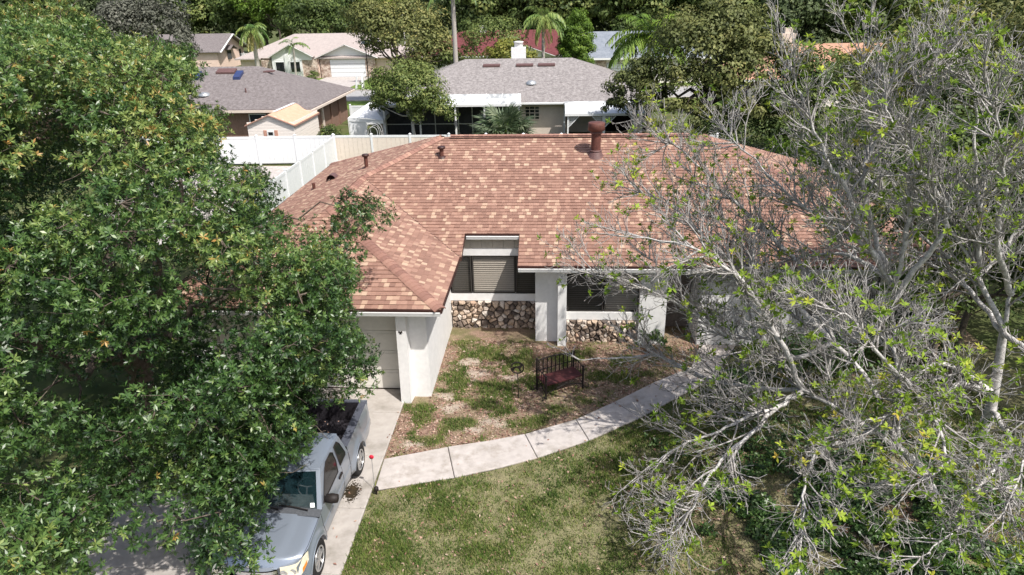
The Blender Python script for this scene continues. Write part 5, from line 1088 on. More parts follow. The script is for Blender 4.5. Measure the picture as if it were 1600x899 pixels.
def branchy_tree(name, label, cat, base, ells, m, nclump=60, per=60, size=.3, seed=1, bark='bark', r0=.25, group=None, tint0=.42, nb=7, clump=.30, tsd=.10):
    rr = random.Random(seed); base = Vector(base); t = thing(name, label, cat, base, group)
    c0 = Vector(ells[0][0]); top = base.lerp(c0, .75); top.z = min(top.z, c0.z)
    b = MB(); b.tube([base - Zv(.2), base.lerp(top, .4) + Vector((rr.uniform(-.1, .1), 0, 0)), top], [r0, r0 * .75, r0 * .5], 8); b.build('trunk', MT[bark], t)
    for e, r_ in ells:
        for k in range(max(2, nb // len(ells))):
            d = Vector((rr.gauss(0, 1), rr.gauss(0, 1), abs(rr.gauss(.3, .6)))).normalized(); q = Vector(e) + Vector((d.x * r_[0], d.y * r_[1], d.z * r_[2])) * .8
            b = MB(); b.tube(wiggle(base.lerp(top, rr.uniform(.55, 1)), q, 5, .05, rr), [r0 * .42 * (1 - i / 5.6) for i in range(6)], 5); b.build('limb', MT[bark], t)
    crown_mesh('crown', ells, nclump, per, size, MT[m], seed, t, tint0=tint0, clump=clump, tsd=tsd)
    return t
def shrub(label, base, r_, m, seed, size=.10, n=24, per=40, name='shrub', cat='shrub', group=None, tint0=.45):
    x, y, z = base; t = thing(name, label, cat, base, group); rr = random.Random(seed); b = MB()
    for k in range(5): b.tube(wiggle((x + rr.gauss(0, .05), y, z - .05), (x + rr.gauss(0, r_[0] * .5), y + rr.gauss(0, r_[1] * .5), z + r_[2] * 1.2), 4, .06, rr), [.03, .025, .018, .012, .008], 5)
    b.build('stems', MT['bark'], t); crown_mesh('crown', [((x, y, z + r_[2]), r_)], n, per, size, MT[m], seed, t, tint0=tint0); return t
def feather_palm(label, base, h, crown_r, m, seed, nf=16, r0=.16, droop=1.0, name='palm_tree', bark='palm_bark', skirt=0, lean=0):
    rr = random.Random(seed); rng = np.random.default_rng(seed); base = Vector(base); t = thing(name, label, 'palm tree', base)
    top = base + Vector((lean, 0, h)); b = MB(); b.tube([base - Zv(.2), base.lerp(top, .5) + Vector((lean * .15, 0, 0)), top], [r0 * 1.15, r0, r0 * .85], 10); b.build('trunk', MT[bark], t)
    for k in range(nf + skirt):
        az = 2.4 * k + rr.uniform(-.3, .3); el = rr.uniform(.15, 1.25) if k < nf else rr.uniform(-.9, -.4); L_ = crown_r * rr.uniform(.85, 1.15); n = 12
        d = Vector((math.cos(az) * math.cos(el), math.sin(az) * math.cos(el), math.sin(el))); pts = [top.copy()]
        for i in range(n):
            d = (d + Vector((0, 0, -.16 * droop))).normalized(); pts.append(pts[-1] + d * (L_ / n))
        C = []; D = []; A = []
        for i in range(1, n + 1):
            ax = (pts[i] - pts[i - 1]).normalized(); s = ax.cross(Vector((0, 0, 1))).normalized()
            for sg in (-1, 1):
                for j in (0, .5):
                    C.append(tuple(pts[i - 1].lerp(pts[i], j))); dd = (s * sg * .8 + ax * .55 + Vector((0, 0, -.35 * droop))).normalized(); D.append(tuple(dd)); A.append((0, 0, 1.0))
        C = np.array(C); D = unit(np.array(D) + rng.normal(0, .1, (len(D), 3))); q = len(C); ll = L_ * .26 * (1.1 - .6 * np.abs(np.linspace(-.6, 1, q))) * rng.uniform(.8, 1.2, q)
        tint = np.clip(np.full(q, (rr.uniform(.2, .65) if k < nf else .95)) + rng.normal(0, .06, q), 0, 1)
        np_mesh('frond', leaf_quads(C, D, np.array(A), ll, np.full(q, .07 * crown_r / 2), .1, .25), 4, tint, MT[m], t)
    return t
def fan_palm(label, base, h, nf, fr_, m, seed, name='fan_palm'):
    rr = random.Random(seed); rng = np.random.default_rng(seed); base = Vector(base); t = thing(name, label, 'palm', base)
    b = MB(); b.tube([base - Zv(.1), base + Zv(h)], [.25, .2], 9); b.build('trunk', MT['bark'], t)
    for k in range(nf):
        az = 2.4 * k + rr.uniform(-.3, .3); el = rr.uniform(-.1, 1.35); d = Vector((math.cos(az) * math.cos(el), math.sin(az) * math.cos(el), math.sin(el))); st_ = fr_ * rr.uniform(.7, 1.1)
        p = base + Zv(h) + d * st_; b = MB(); b.tube([base + Zv(h), base + Zv(h) + d * st_ * .5 + Zv(.05), p], .015, 4)
        s = d.cross(Vector((0, 0, 1))).normalized(); n = 22; ang = np.linspace(-1.9, 1.9, n)
        D = unit(np.array([tuple(d * math.cos(a) + s * math.sin(a) + Vector((0, 0, -.22))) for a in ang]) + rng.normal(0, .05, (n, 3)))
        l = fr_ * .85 * (1 - .18 * np.abs(ang) / 1.9) * rng.uniform(.85, 1.1, n)
        fo = np_mesh('frond', leaf_quads(np.tile(np.array(p), (n, 1)), D, np.tile(np.array(s.cross(d)), (n, 1)), l, np.full(n, .10), .1, .15), 4, np.clip(rr.uniform(.2, .75) + rng.normal(0, .1, n), 0, 1), MT[m], t)
        b.build('stalk', MT['palm_leaf'], fo)
    return t

B = branchy_tree
B('oak_tree', 'wide dark olive oak with bare grey twigs right of the grey roofed rear house', 'tree', (9.4, 47, 0), [((10.2, 46.5, 5.6), (4.8, 3.8, 3.6)), ((12.8, 46, 4.6), (3.2, 3, 3.2)), ((7.4, 45.5, 3.7), (2.6, 2.4, 2.4)), ((10.8, 46.5, 8.0), (2.8, 2.4, 1.6)), ((9.2, 45.2, 2.4), (2.6, 1.6, 1.5)), ((13, 44.8, 2.4), (2.6, 1.6, 1.6))], 'olive_leaf', 190, 130, .24, 41, r0=.35, tint0=.50, nb=16, clump=.27, tsd=.13)
B('small_tree', 'small dark tree with a pale trunk beside the white carport roof', 'tree', (5.6, 46.2, 0), [((5.1, 46.2, 3.9), (1.7, 1.5, 1.7)), ((4.3, 46, 2.9), (1.0, 1, .8)), ((5.9, 46, 5.2), (1.2, 1.1, 1.0))], 'olive_leaf', 60, 80, .2, 42, bark='pale_bark', r0=.14, tint0=.36)
B('bushy_tree', 'bushy olive green tree in front of the left end of the white awning', 'tree', (-9.6, 47.6, 0), [((-9.9, 47.5, 3.9), (2.7, 2.2, 2.0)), ((-8.5, 47.3, 2.6), (1.7, 1.6, 1.5)), ((-11.3, 47.5, 3.0), (1.5, 1.5, 1.2))], 'far_leaf', 170, 120, .17, 43, r0=.15, bark='pale_bark', tint0=.62, nb=9)
B('tall_tree', 'tall spreading green tree behind the street lamp and bushy tree', 'tree', (-14.8, 68.5, 0), [((-14.8, 68.5, 6.2), (4.6, 3.8, 4.2)), ((-17.5, 68.5, 7.4), (2.8, 2.6, 2.6)), ((-11.6, 68, 4.2), (2.8, 2.4, 2.4))], 'olive_leaf', 150, 100, .27, 44, r0=.3, tint0=.62, nb=12, tsd=.14)
B('round_tree', 'rounded mid green tree behind the grey roof beside the tall palm trunk', 'tree', (-5.6, 69, 0), [((-6.2, 69, 5.4), (3.4, 2.6, 2.9)), ((-4.4, 68.6, 3.8), (2.4, 2, 2)), ((-10.2, 68.6, 3.6), (2.0, 1.8, 2.0))], 'far_leaf', 90, 90, .24, 45, tint0=.6)
B('small_tree', 'yellowing small tree behind the white chimney', 'tree', (-2.4, 66.5, 0), [((-4.4, 66.5, 4.7), (2.2, 1.8, 1.5)), ((-2.7, 66.5, 4.0), (1.6, 1.5, 1.2))], 'yellow_leaf', 60, 70, .22, 46, r0=.12, tint0=.5, bark='bark')
B('cypress_tree', 'dense egg shaped bright green tree right of the red roof', 'tree', (2.3, 74, 0), [((2.3, 74, 5.4), (1.9, 1.9, 3.0)), ((2.3, 74, 3.6), (2.0, 2.0, 2.2))], 'lime_leaf', 200, 120, .20, 47, r0=.2, tint0=.3, clump=.22)
B('tree', 'grey green mossy tree at the top left above the big oak', 'tree', (-39.8, 70, 0), [((-39.8, 70, 7.2), (3.4, 3.0, 3.4)), ((-37.2, 70, 5.6), (1.8, 2.0, 2.2)), ((-43, 70, 7), (3.4, 3, 3.4))], 'grey_leaf', 130, 80, .30, 48, tint0=.3, nb=14, bark='pale_bark')
B('tree', 'bright leafy tree behind the pink gabled house', 'tree', (-47, 122, 0), [((-47, 122, 8.0), (5.5, 4.5, 4.5)), ((-51.5, 121, 9.4), (3.6, 3, 3.0))], 'lime_leaf', 90, 80, .42, 49, tint0=.34)
B('tree', 'deep green domed tree behind the left gable of the pinkish roofed house', 'tree', (-37.5, 112, 0), [((-37.5, 112, 6.6), (5.6, 4.5, 4.6)), ((-33.5, 110, 5.0), (3, 3, 3.0))], 'far_leaf', 120, 90, .40, 50, tint0=.36)
B('pine_tree', 'yellow green pine crown above pale trunks at the top of the picture', 'tree', (-29, 121, 0), [((-28.5, 121, 8.8), (3.2, 3, 2.4)), ((-31.6, 121, 7.6), (1.8, 1.6, 1.2))], 'lime_leaf', 60, 70, .34, 51, tint0=.72, bark='pale_bark', r0=.2)
for k, (x, lab) in enumerate(((-31.2, 'leftmost'), (-27.2, 'second'), (-25.6, 'third'), (-23.4, 'rightmost'))):
    B('pine_tree', lab + ' slim pale trunk under thin foliage beyond the pinkish roof', 'tree', (x, 122.5, 0), [((x, 122.5, 9.4), (1.6, 1.5, 1.3))], 'yellow_leaf', 20, 50, .34, 60 + k, tint0=.4, bark='pale_bark', r0=.16, nb=3, group='slim trunks beyond the pinkish roof')
B('olive_tree', 'large olive green leafy tree at the top right behind the bare trees', 'tree', (17.5, 30, 0), [((16.8, 30, 7.0), (4.6, 3.6, 2.7)), ((20.5, 29, 7.2), (4.2, 3.4, 3.2)), ((14.0, 29.5, 6.0), (2.2, 2.2, 2.0)), ((18.5, 27.5, 4.4), (4.4, 2.6, 2.6))], 'olive_leaf', 190, 130, .19, 52, r0=.3, tint0=.64, nb=14, tsd=.15)
B('tree', 'dark leafy tree standing beside the right end of the brown roof', 'tree', (13.6, 23.5, 0), [((14.0, 23.5, 4.2), (2.2, 2.6, 2.4)), ((16.2, 21.8, 3.8), (2.6, 2.4, 2.4)), ((15, 26, 5.2), (2.6, 2.2, 2.2))], 'far_leaf', 120, 120, .16, 53, r0=.2, tint0=.36, nb=9)
B('tree', 'shadowy green tree in the right background at the picture edge', 'tree', (19.5, 21.0, 0), [((19.0, 21, 4.4), (3.4, 3.2, 3.0)), ((15.5, 17.5, 2.4), (2.4, 2.2, 1.8))], 'far_leaf', 110, 110, .16, 54, r0=.2, tint0=.38)
shrub('bright green bush beyond the right roof corner', (12.4, 33.5, 0), (2.2, 1.8, 1.9), 'lime_leaf', 71, .15, 50, 60, tint0=.25)
shrub('dark clump of bushes right of the back fence', (16.0, 36.5, 0), (2.8, 2, 2.2), 'far_leaf', 72, .2, 50, 60, tint0=.3)
shrub('low leafy shrub beside the curving walkway under the bare tree', (4.75, 15.6, 0), (.75, .6, .45), 'ivy', 73, .09, 30, 50, tint0=.45)
shrub('dark shrub against the front wall near the entry', (3.0, 18.2, 0), (.5, .3, .35), 'ivy', 74, .08, 18, 40, tint0=.4)
shrub('leafy dark shrub in the right hand bed behind the bare limbs', (7.2, 16.6, 0), (1.5, 1.0, .7), 'ivy', 75, .10, 46, 60, tint0=.42)
shrub('wide green shrub against the right part of the front wall', (9.9, 17.4, 0), (1.6, .8, .9), 'ivy', 76, .11, 46, 60, tint0=.45)
shrub('orange and red leaved bush right of the carport behind the fence', (7.6, 44.6, 0), (.8, .6, .8), 'croton', 77, .16, 26, 40, tint0=.4)
shrub('green shrub behind the fence beside the cream shed', (-15.2, 45.6, 0), (.9, .8, 1.05), 'far_leaf', 78, .13, 34, 45, tint0=.40)
shrub('bright green low shrub beside the white canopy behind the fence', (-13.4, 45.0, 0), (.7, .6, .75), 'lime_leaf', 79, .12, 26, 45, tint0=.3)
shrub('clipped flat topped shrub at the pinkish roofed house entry', (-31.4, 91.3, 0), (.8, .7, .55), 'far_leaf', 80, .12, 22, 40, tint0=.5)
shrub('low brownish shrub under the dark twin windows of the pinkish roofed house', (-36.6, 92.2, 0), (1.2, .5, .5), 'grey_leaf', 81, .15, 20, 30, tint0=.25)
shrub('small round shrub below the clipped shrub by the far driveway', (-31.3, 90.0, 0), (.8, .6, .35), 'far_leaf', 82, .12, 20, 30, tint0=.5)
shrub('dark bush filling the foot of the wide olive oak behind the fence', (11.8, 44.2, 0), (5.0, .8, 1.35), 'far_leaf', 84, .16, 110, 60, tint0=.3)
shrub('leafy bush against the right end wall of the brown roofed house', (13.0, 20.5, 0), (1.8, 2.2, 1.6), 'far_leaf', 85, .13, 60, 70, tint0=.36)
hd = shrub('long clipped hedge behind the pinkish roof ridge', (-29.5, 112, 0), (6.5, 1.2, 2.2), 'lime_leaf', 83, .34, 60, 50, 'hedge', 'hedge', tint0=.42)
feather_palm('tall palm whose bare grey trunk rises behind the grey roof', (-8.4, 61.0, 0), 10.6, 2.6, 'palm_leaf', 91, 16, .20)
feather_palm('queen palm with a drooping yellow skirt before the red roof', (-1.0, 69, 0), 7.8, 2.6, 'palm_leaf', 92, 22, .17, 1.2, skirt=5)
feather_palm('broad bright feather palm left of the wide dark oak', (8.3, 63, 0), 6.2, 4.2, 'lime_leaf', 93, 44, .2, 1.0)
feather_palm('shaggy palm with grey hanging fronds left of the twin windows', (-37.6, 88.5, 0), 6.4, 2.5, 'palm_leaf', 94, 22, .26, 1.4, skirt=12)
feather_palm('thin young palm with few fronds before the stone wall', (-33.6, 90.5, 0), 4.4, 2.1, 'palm_leaf', 95, 9, .12, 1.0, lean=.2)
fan_palm('stout fan palm with grey green leaves behind the fence', (-3.3, 46.2, 0), 1.0, 70, 1.45, 'sabal_leaf', 96)

B('tree', 'dark leafy tree between the wide olive oak and the orange brown roof', 'tree', (17.2, 46, 0), [((17.2, 46, 3.6), (3.4, 2.8, 2.8)), ((14.6, 44.6, 2.6), (2.2, 1.8, 2.2))], 'far_leaf', 110, 110, .21, 55, r0=.2, tint0=.36)
B('tree', 'yellow green young tree in front of the orange brown roof', 'tree', (20.5, 50, 0), [((20.0, 50, 4.4), (1.8, 1.6, 1.7)), ((22.6, 50, 3.6), (2.2, 1.8, 2.4))], 'yellow_leaf', 70, 80, .2, 56, r0=.12, tint0=.45)
B('tree', 'deep green tree filling the gap at the right beyond the back fence', 'tree', (24, 42, 0), [((24, 42, 4.2), (4.4, 3.2, 3.6)), ((20.0, 40.5, 2.6), (2.6, 2.0, 2.4))], 'far_leaf', 130, 110, .2, 57, r0=.25, tint0=.36)
B('small_tree', 'leafy dark small tree before the right part of the brown roof', 'tree', (10.7, 16.6, 0), [((10.9, 16.6, 3.9), (1.9, 1.3, 1.5)), ((12.4, 16.2, 3.0), (1.7, 1.2, 1.7)), ((9.6, 16.6, 2.7), (1.2, .9, 1.0))], 'far_leaf', 90, 110, .12, 58, r0=.12, tint0=.36, clump=.26)
B('small_tree', 'mid green small tree at the far right end of the front yard', 'tree', (13.6, 14.6, 0), [((13.6, 14.6, 3.6), (1.8, 1.6, 2.2)), ((12.6, 13.4, 2.2), (1.6, 1.4, 1.5))], 'far_leaf', 80, 110, .12, 59, r0=.12, tint0=.4, clump=.26)
B('small_tree', 'dense dark leafed tree standing among the bare limbs before the right roof end', 'tree', (10.2, 16.4, 0), [((9.5, 16.2, 5.5), (1.9, 1.4, 1.9)), ((11.8, 16.5, 6.2), (2.0, 1.5, 2.3)), ((11.2, 16, 3.6), (2.2, 1.3, 1.7)), ((8.1, 16.6, 4.6), (1.3, 1.0, 1.5))], 'far_leaf', 150, 100, .12, 61, r0=.12, tint0=.34, clump=.25, tsd=.14)
# dark wood closing the view: separate trees in two rows
proto = []
for k, mm in enumerate(('dark_leaf', 'far_leaf', 'dark_leaf', 'far_leaf')):
    ells = [((0, 0, 8), (5.6, 4.6, 4.8)), ((3.2, -1, 6), (3.6, 3, 3.6)), ((-3.4, -.5, 6.4), (3.6, 3, 3.8)), ((0, -1, 4), (4.4, 3, 3))]
    proto.append((ells, mm))
pos = [(-96, 128), (-86, 134), (-77, 126), (-69, 133), (-61, 136), (-43, 138), (-35, 134), (-24.5, 136), (-17.5, 126), (-10.5, 116), (-4.5, 124), (1.5, 112), (7.5, 118), (13, 108), (19, 114), (25, 104), (31, 112), (37, 102), (44, 110), (51, 104), (59, 112), (68, 104), (30, 92), (41, 88), (15, 128), (0, 140), (-14, 142), (-52, 128)]
made = {}
for i, (x, y) in enumerate(pos):
    k = i % 4; ells, mm = proto[k]; rr = random.Random(i); sc = rr.uniform(1.0, 1.3) if y > 100 else .95
    lab = 'dense dark evergreen in the wood closing the top of the view' if mm == 'dark_leaf' else 'leafy mid green tree in the wood closing the top of the view'
    grp = 'dark evergreens in the far wood' if mm == 'dark_leaf' else 'mid green trees in the far wood'
    if k not in made:
        made[k] = B('wood_tree', lab, 'tree', (0, 0, 0), ells, mm, 170, 64, .52, 200 + k, r0=.4, group=grp, tint0=.50, tsd=.15, nb=6); t = made[k]
    else:
        t = made[k].copy(); COL.objects.link(t)
        for c in list(made[k].children):
            q = c.copy(); COL.objects.link(q); q.parent = t
    t.location = (x, y, -.1); t.rotation_euler = (0, 0, rr.uniform(-.6, .6)); t.scale = (sc * rr.uniform(.9, 1.1), sc, sc * rr.uniform(.9, 1.12))
ROOTLOC.update({t.name: t.location.copy() for t in made.values()})
# ------------------------------------------------------------------ neighbouring houses
def hip(x0, x1, y0, y1, z, s, along='x', gab0=False, gab1=False):
    """roof polygons: ridge along x; gab0/gab1 leave that end vertical"""
    hw = (y1 - y0) / 2; zr = z + s * hw; ym = (y0 + y1) / 2; a = x0 + (0 if gab0 else hw); b = x1 - (0 if gab1 else hw)
    p = [Vector(q) for q in ((x0, y0, z), (x1, y0, z), (x1, y1, z), (x0, y1, z), (a, ym, zr), (b, ym, zr))]
    fs = [[p[0], p[1], p[5], p[4]], [p[2], p[3], p[4], p[5]]]
    if not gab0: fs.append([p[3], p[0], p[4]])
    if not gab1: fs.append([p[1], p[2], p[5]])
    return fs, zr
def roof_part(faces, m, root, th=.16, name='roof'):
    b = MB()
    for f in faces: b.slab(f, th, (0, 0, 1))
    return b.build(name, m, root)
def bx(name, m, root, *q, kind=None):
    b = MB()
    for a in q: b.box(*a)
    return b.build(name, m, root, kind)
def win(root, x0, x1, z0, z1, y, mull=(1, 1), fm='trim', pm='dark_pane', t=.07):
    f = MB(); d = .06
    for q in ((x0, z0, x1, z0 + t), (x0, z1 - t, x1, z1), (x0, z0 + t, x0 + t, z1 - t), (x1 - t, z0 + t, x1, z1 - t)): f.box(q[0], y - d, q[1], q[2], y + .02, q[3])
    for i in range(1, mull[0]): x = lerp(x0, x1, i / mull[0]); f.box(x - .025, y - d + .005, z0 + t, x + .025, y, z1 - t)
    for i in range(1, mull[1]): z = lerp(z0, z1, i / mull[1]); f.box(x0 + t, y - d + .01, z - .025, x1 - t, y - .003, z + .025)
    f = f.build('window', MT[fm], root); b = MB(); b.add([(x0 + t, y - .02, z0 + t), (x1 - t, y - .02, z0 + t), (x1 - t, y - .02, z1 - t), (x0 + t, y - .02, z1 - t)], [(0, 1, 2, 3)]); b.build('pane', MT[pm], f); return f
def garage(root, x0, x1, z1, y, m='vinyl'):
    g = bx('garage_door', MT['dark'], root, (x0, y, 0, x1, y + .05, z1))
    for k in range(4): bx('door_section', MT[m], g, (x0 + .02, y - .05, .02 + k * z1 / 4, x1 - .02, y, (k + 1) * z1 / 4 - .015))
    return g

# rear neighbour: grey shingle roof, beige walls
N_ = thing('grey_roofed_house', 'beige house with a grey shingle hip roof directly behind the back fence', 'house', (-3, 58, 0))
fs, zr = hip(-13.9, 8.2, 51.3, 64.7, 2.56, .375); rN = roof_part(fs, MT['grey_roof'], N_)
bx('wall', MT['beige'], N_, (-13.2, 52.0, -.2, .95, 52.3, 2.5), (.95, 53.5, -.2, 7.5, 53.8, 2.6), (.85, 52.3, -.2, .99, 53.5, 2.5), (7.3, 53.8, -.2, 7.5, 64, 2.6), (-13.2, 52.3, -.2, -13.0, 64, 2.6))
bx('fascia', MT['trim'], N_, (-13.9, 51.24, 2.36, 1.05, 51.34, 2.54), (1.05, 51.24, 2.37, 8.2, 51.34, 2.53), (-2.4, 51.15, 2.42, .95, 51.26, 2.52))
bx('downspout', MT['trim'], N_, (.78, 51.86, 0, .90, 51.98, 2.45))
win(N_, -2.15, -1.0, 1.15, 2.2, 52.0, (3, 4), 'beige')
ck = bx('chimney', MT['wall'], N_, (-3.55, 60.0, 3.6, -2.35, 61.0, 5.75)); b = MB(); b.lathe((-2.95, 60.5, 5.75), [(.36, 0), (.36, .36), (.42, .38), (.42, .46), (.1, .5)], 12); b.build('chimney_pot', MT['vent_metal' if 0 else 'wall'], ck)
zN = lambda y: 2.56 + .375 * (y - 51.3)
for x in (-4.95, -2.3, -.55):
    b = MB(); b.slab([Vector((x - .68, 56.55, zN(56.7) + .12)), Vector((x + .68, 56.55, zN(56.7) + .12)), Vector((x + .68, 56.95, zN(57.0) + .08)), Vector((x - .68, 56.95, zN(57.0) + .08))], .12); b.build('ridge_louvre', MT['vent_metal'], N_)
b = MB(); b.lathe((-1.7, 54.0, zN(54.0) - .05), [(.42, 0), (.40, .14), (.26, .24), (.05, .28)], 16); b.build('dome_vent', MT['metal'], N_)
dk = bx('screen_wall', MT['dark'], N_, (-13.0, 51.90, 0, -3.0, 51.96, 2.35))
sc = MB()
for x in (-12.5, -10.6, -8.8, -7.05, -6.0, -4.9, -3.4): sc.box(x - .03, 51.0, 0, x + .03, 51.06, 2.42)
sc.box(-12.5, 51.01, 1.05, -3.4, 51.05, 1.11); sc.box(-12.5, 51.01, 2.36, -3.4, 51.05, 2.42); sf_ = sc.build('screen_frame', MT['metal'], N_)
bx('screen_mesh', MT['screen'], sf_, (-12.5, 51.07, 0, -3.4, 51.08, 2.36))
aw = thing('patio_awning', 'white flat pan patio awning with grey stains on the rear house', 'awning', (-7.5, 50.5, 0))
b = MB(); b.slab([Vector((-12.6, 49.2, 2.74)), Vector((-2.28, 49.2, 2.74)), Vector((-2.42, 52.2, 3.06)), Vector((-12.6, 52.2, 3.06))], .05); b.build('pan_roof', MT['pan_roof'], aw)
bx('fascia', MT['trim'], aw, (-12.6, 49.14, 2.60, -2.26, 49.22, 2.76))
for k in range(9):
    x = -12.2 + k * 1.2; b = MB(); b.bar((x, 49.25, 2.755), (x, 52.18, 3.075), .05, .03); b.build('pan_rib', MT['trim'], aw)
for x in (-12.2, -9.6, -7.0, -4.9, -2.45): bx('post', MT['trim'], aw, (x - .06, 49.25, 0, x + .06, 49.37, 2.6))
bx('meter_box', MT['grey_plastic'], aw, (-7.09, 49.15, 1.25, -6.90, 49.25, 1.62))
cp = thing('carport', 'low white carport roof on lattice braced posts at the right of the rear house', 'carport', (3.4, 49, 0))
b = MB(); b.slab([Vector((.82, 47.5, 2.30)), Vector((6.3, 47.5, 2.30)), Vector((6.3, 51.1, 2.62)), Vector((.82, 51.1, 2.62))], .05); b.build('pan_roof', MT['pan_roof'], cp)
bx('fascia', MT['trim'], cp, (.80, 47.42, 2.16, 6.32, 47.52, 2.32))
for x, brs in ((1.02, 1), (3.42, -1), (3.52, 1), (6.05, -1)):
    bx('post', MT['trim'], cp, (x - .05, 47.55, 0, x + .05, 47.65, 2.16))
    la = MB(); la.bar((x, 47.58, 1.35), (x + .75 * brs, 47.58, 2.12), .05, .05, (0, 1, 0))
    for k in range(1, 6):
        la.bar((x + brs * .02, 47.6, 2.14 - k * .13), (x + brs * (k * .12), 47.6, 2.14), .018, .02, (0, 1, 0)); la.bar((x + brs * k * .12, 47.62, 1.38 + k * .12), (x + brs * k * .12, 47.62, 2.14), .018, .02, (0, 1, 0)); la.bar((x, 47.63, 1.4 + k * .12), (x + brs * k * .115, 47.63, 1.4 + k * .12), .018, .02, (0, 1, 0))
    la.build('lattice_brace', MT['trim'], cp)
bx('hatch', MT['board'], N_, (1.85, 53.42, .6, 2.75, 53.5, 1.6)); b = MB(); b.tube([(2.98, 53.44, 1.2), (2.98, 53.44, 2.4)], .03, 5); b.lathe((2.98, 53.4, 1.15), [(.08, 0), (.09, .1), (.04, .2)], 8); b.build('conduit', MT['awn_dark'], N_)
bx('garage_opening', MT['dark'], N_, (3.7, 53.40, 0, 7.2, 53.49, 2.3))
cu = thing('curtain_cloth', 'pale cloth hanging inside the dark carport opening', 'curtain', (5.95, 50, 0)); rows = [[(5.75 + .1 * i, 50 + .06 * (i % 2), z) for i in range(7)] for z in (.4, 1.2, 2.1)]; b = MB(); b.grid(rows); b.build('cloth', MT['siding'], cu)

# left neighbour: taupe shingles over brown walls
W_ = thing('taupe_roofed_house', 'brown walled house with a wide taupe shingle hip roof on the left', 'house', (-28, 55, 0))
fs, zr = hip(-42, -17.6, 49.5, 61.1, 2.5, .43); roof_part(fs, MT['taupe_roof'], W_)
bx('wall', MT['brown_wall'], W_, (-41, 50.2, -.2, -18.2, 50.5, 2.45), (-18.45, 50.5, -.2, -18.2, 60.5, 2.45))
bx('gutter', MT['beige'], W_, (-42, 49.38, 2.28, -17.6, 49.50, 2.44), (-17.60, 49.38, 2.28, -17.48, 61.1, 2.44))
win(W_, -22.6, -21.3, 1.0, 2.1, 50.2); win(W_, -26.5, -25.3, 1.0, 2.1, 50.2)
for y0 in (51.2, 53.4, 55.6, 57.8):
    bx('pilaster', MT['beige' if y0 < 55 else 'brown_wall'], W_, (-18.2, y0, -.1, -18.08, y0 + .3, 2.4))
zW = lambda y: 2.5 + .43 * (y - 49.5)
b = MB(); b.slab([Vector((-26.5, 54.2, zW(54.2) + .16)), Vector((-25.0, 54.2, zW(54.2) + .16)), Vector((-25.0, 54.8, zW(54.8) + .13)), Vector((-26.5, 54.8, zW(54.8) + .13))], .12); b.build('ridge_louvre', MT['vent_metal'], W_)
for x in (-24.55, -27.9):
    b = MB(); b.slab([Vector((x - .27, 53.4, zW(53.4) + .22)), Vector((x + .27, 53.4, zW(53.4) + .22)), Vector((x + .27, 54.3, zW(54.3) + .22)), Vector((x - .27, 54.3, zW(54.3) + .22))], .24); b.build('skylight', MT['blue'], W_)
b = MB(); b.slab([Vector((-22.75, 54.35, zW(54.35) + .10)), Vector((-22.0, 54.35, zW(54.35) + .10)), Vector((-21.9, 54.7, zW(54.5) + .08)), Vector((-22.6, 54.7, zW(54.5) + .08))], .08); b.build('flat_vent', MT['vent_metal'], W_)
b = MB(); b.lathe((-26.3, 51.4, zW(51.4) - .05), [(.42, 0), (.40, .14), (.26, .22), (.05, .26)], 16); b.build('dome_vent', MT['metal'], W_)
b = MB(); b.lathe((-23.2, 51.7, zW(51.7) - .05), [(.06, 0), (.06, .35)], 8); b.build('vent_pipe', MT['vent_metal'], W_)

sh_ = thing('garden_shed', 'cream lap sided garden shed with a peach gable roof behind the fence', 'shed', (-18.9, 47.6, 0))
sx0, sx1, sy0, sy1, sz, szr = -20.55, -17.35, 45.1, 50.0, 2.2, 2.85; sxm = (sx0 + sx1) / 2
b = MB(); b.add([(sx0, sy0, -.1), (sx1, sy0, -.1), (sx1, sy0, sz), (sxm, sy0, szr - .05), (sx0, sy0, sz), (sx0, sy1, -.1), (sx1, sy1, -.1), (sx1, sy1, sz), (sxm, sy1, szr - .05), (sx0, sy1, sz)], [(0, 1, 2, 3, 4), (9, 8, 7, 6, 5), (1, 6, 7, 2), (0, 4, 9, 5)]); b.build('wall', MT['siding'], sh_)
for k in range(13):                                            # lap boards, each its own piece
    z = .15 + k * .2
    if z < sz - .05: bx('lap_board', MT['siding'], sh_, (sx0 + .01, sy0 - .03, z, sx1 + .03, sy0, z + .185)); bx('lap_board', MT['siding'], sh_, (sx1, sy0 + .01, z, sx1 + .03, sy1, z + .185))
    else:
        hw = (szr - z - .1) / (szr - sz) * (sxm - sx0)
        if hw > .2: bx('lap_board', MT['siding'], sh_, (sxm - hw, sy0 - .03, z, sxm + hw, sy0, z + .17))
ov = .12; q = lambda x, y, z: Vector((x, y, z)); zs = (szr - sz) / (sxm - sx0)
roof_part([[q(sx0 - ov, sy0 - ov, sz - ov * zs), q(sxm, sy0 - ov, szr), q(sxm, sy1 + ov, szr), q(sx0 - ov, sy1 + ov, sz - ov * zs)], [q(sxm, sy0 - ov, szr), q(sx1 + ov, sy0 - ov, sz - ov * zs), q(sx1 + ov, sy1 + ov, sz - ov * zs), q(sxm, sy1 + ov, szr)]], MT['shed_roof'], sh_, .05)
b = MB(); b.bar((sx0 - ov, sy0 - ov - .01, sz - ov * zs - .05), (sxm, sy0 - ov - .01, szr - .05), .05, .13, (0, 1, 0)); b.bar((sxm, sy0 - ov - .012, szr - .052), (sx1 + ov, sy0 - ov - .012, sz - ov * zs - .052), .05, .13, (0, 1, 0)); b.bar((sx1 + ov, sy0 - ov, sz - ov * zs - .06), (sx1 + ov, sy1 + ov, sz - ov * zs - .06), .04, .12); b.build('roof_trim', MT['shed_trim'], sh_)
b = MB(); b.bar((sxm - .02, sy0 + 1, szr + .02), (sxm - .02, sy1, szr + .02), .22, .03); b.build('ridge_flashing', MT['trim'], sh_)
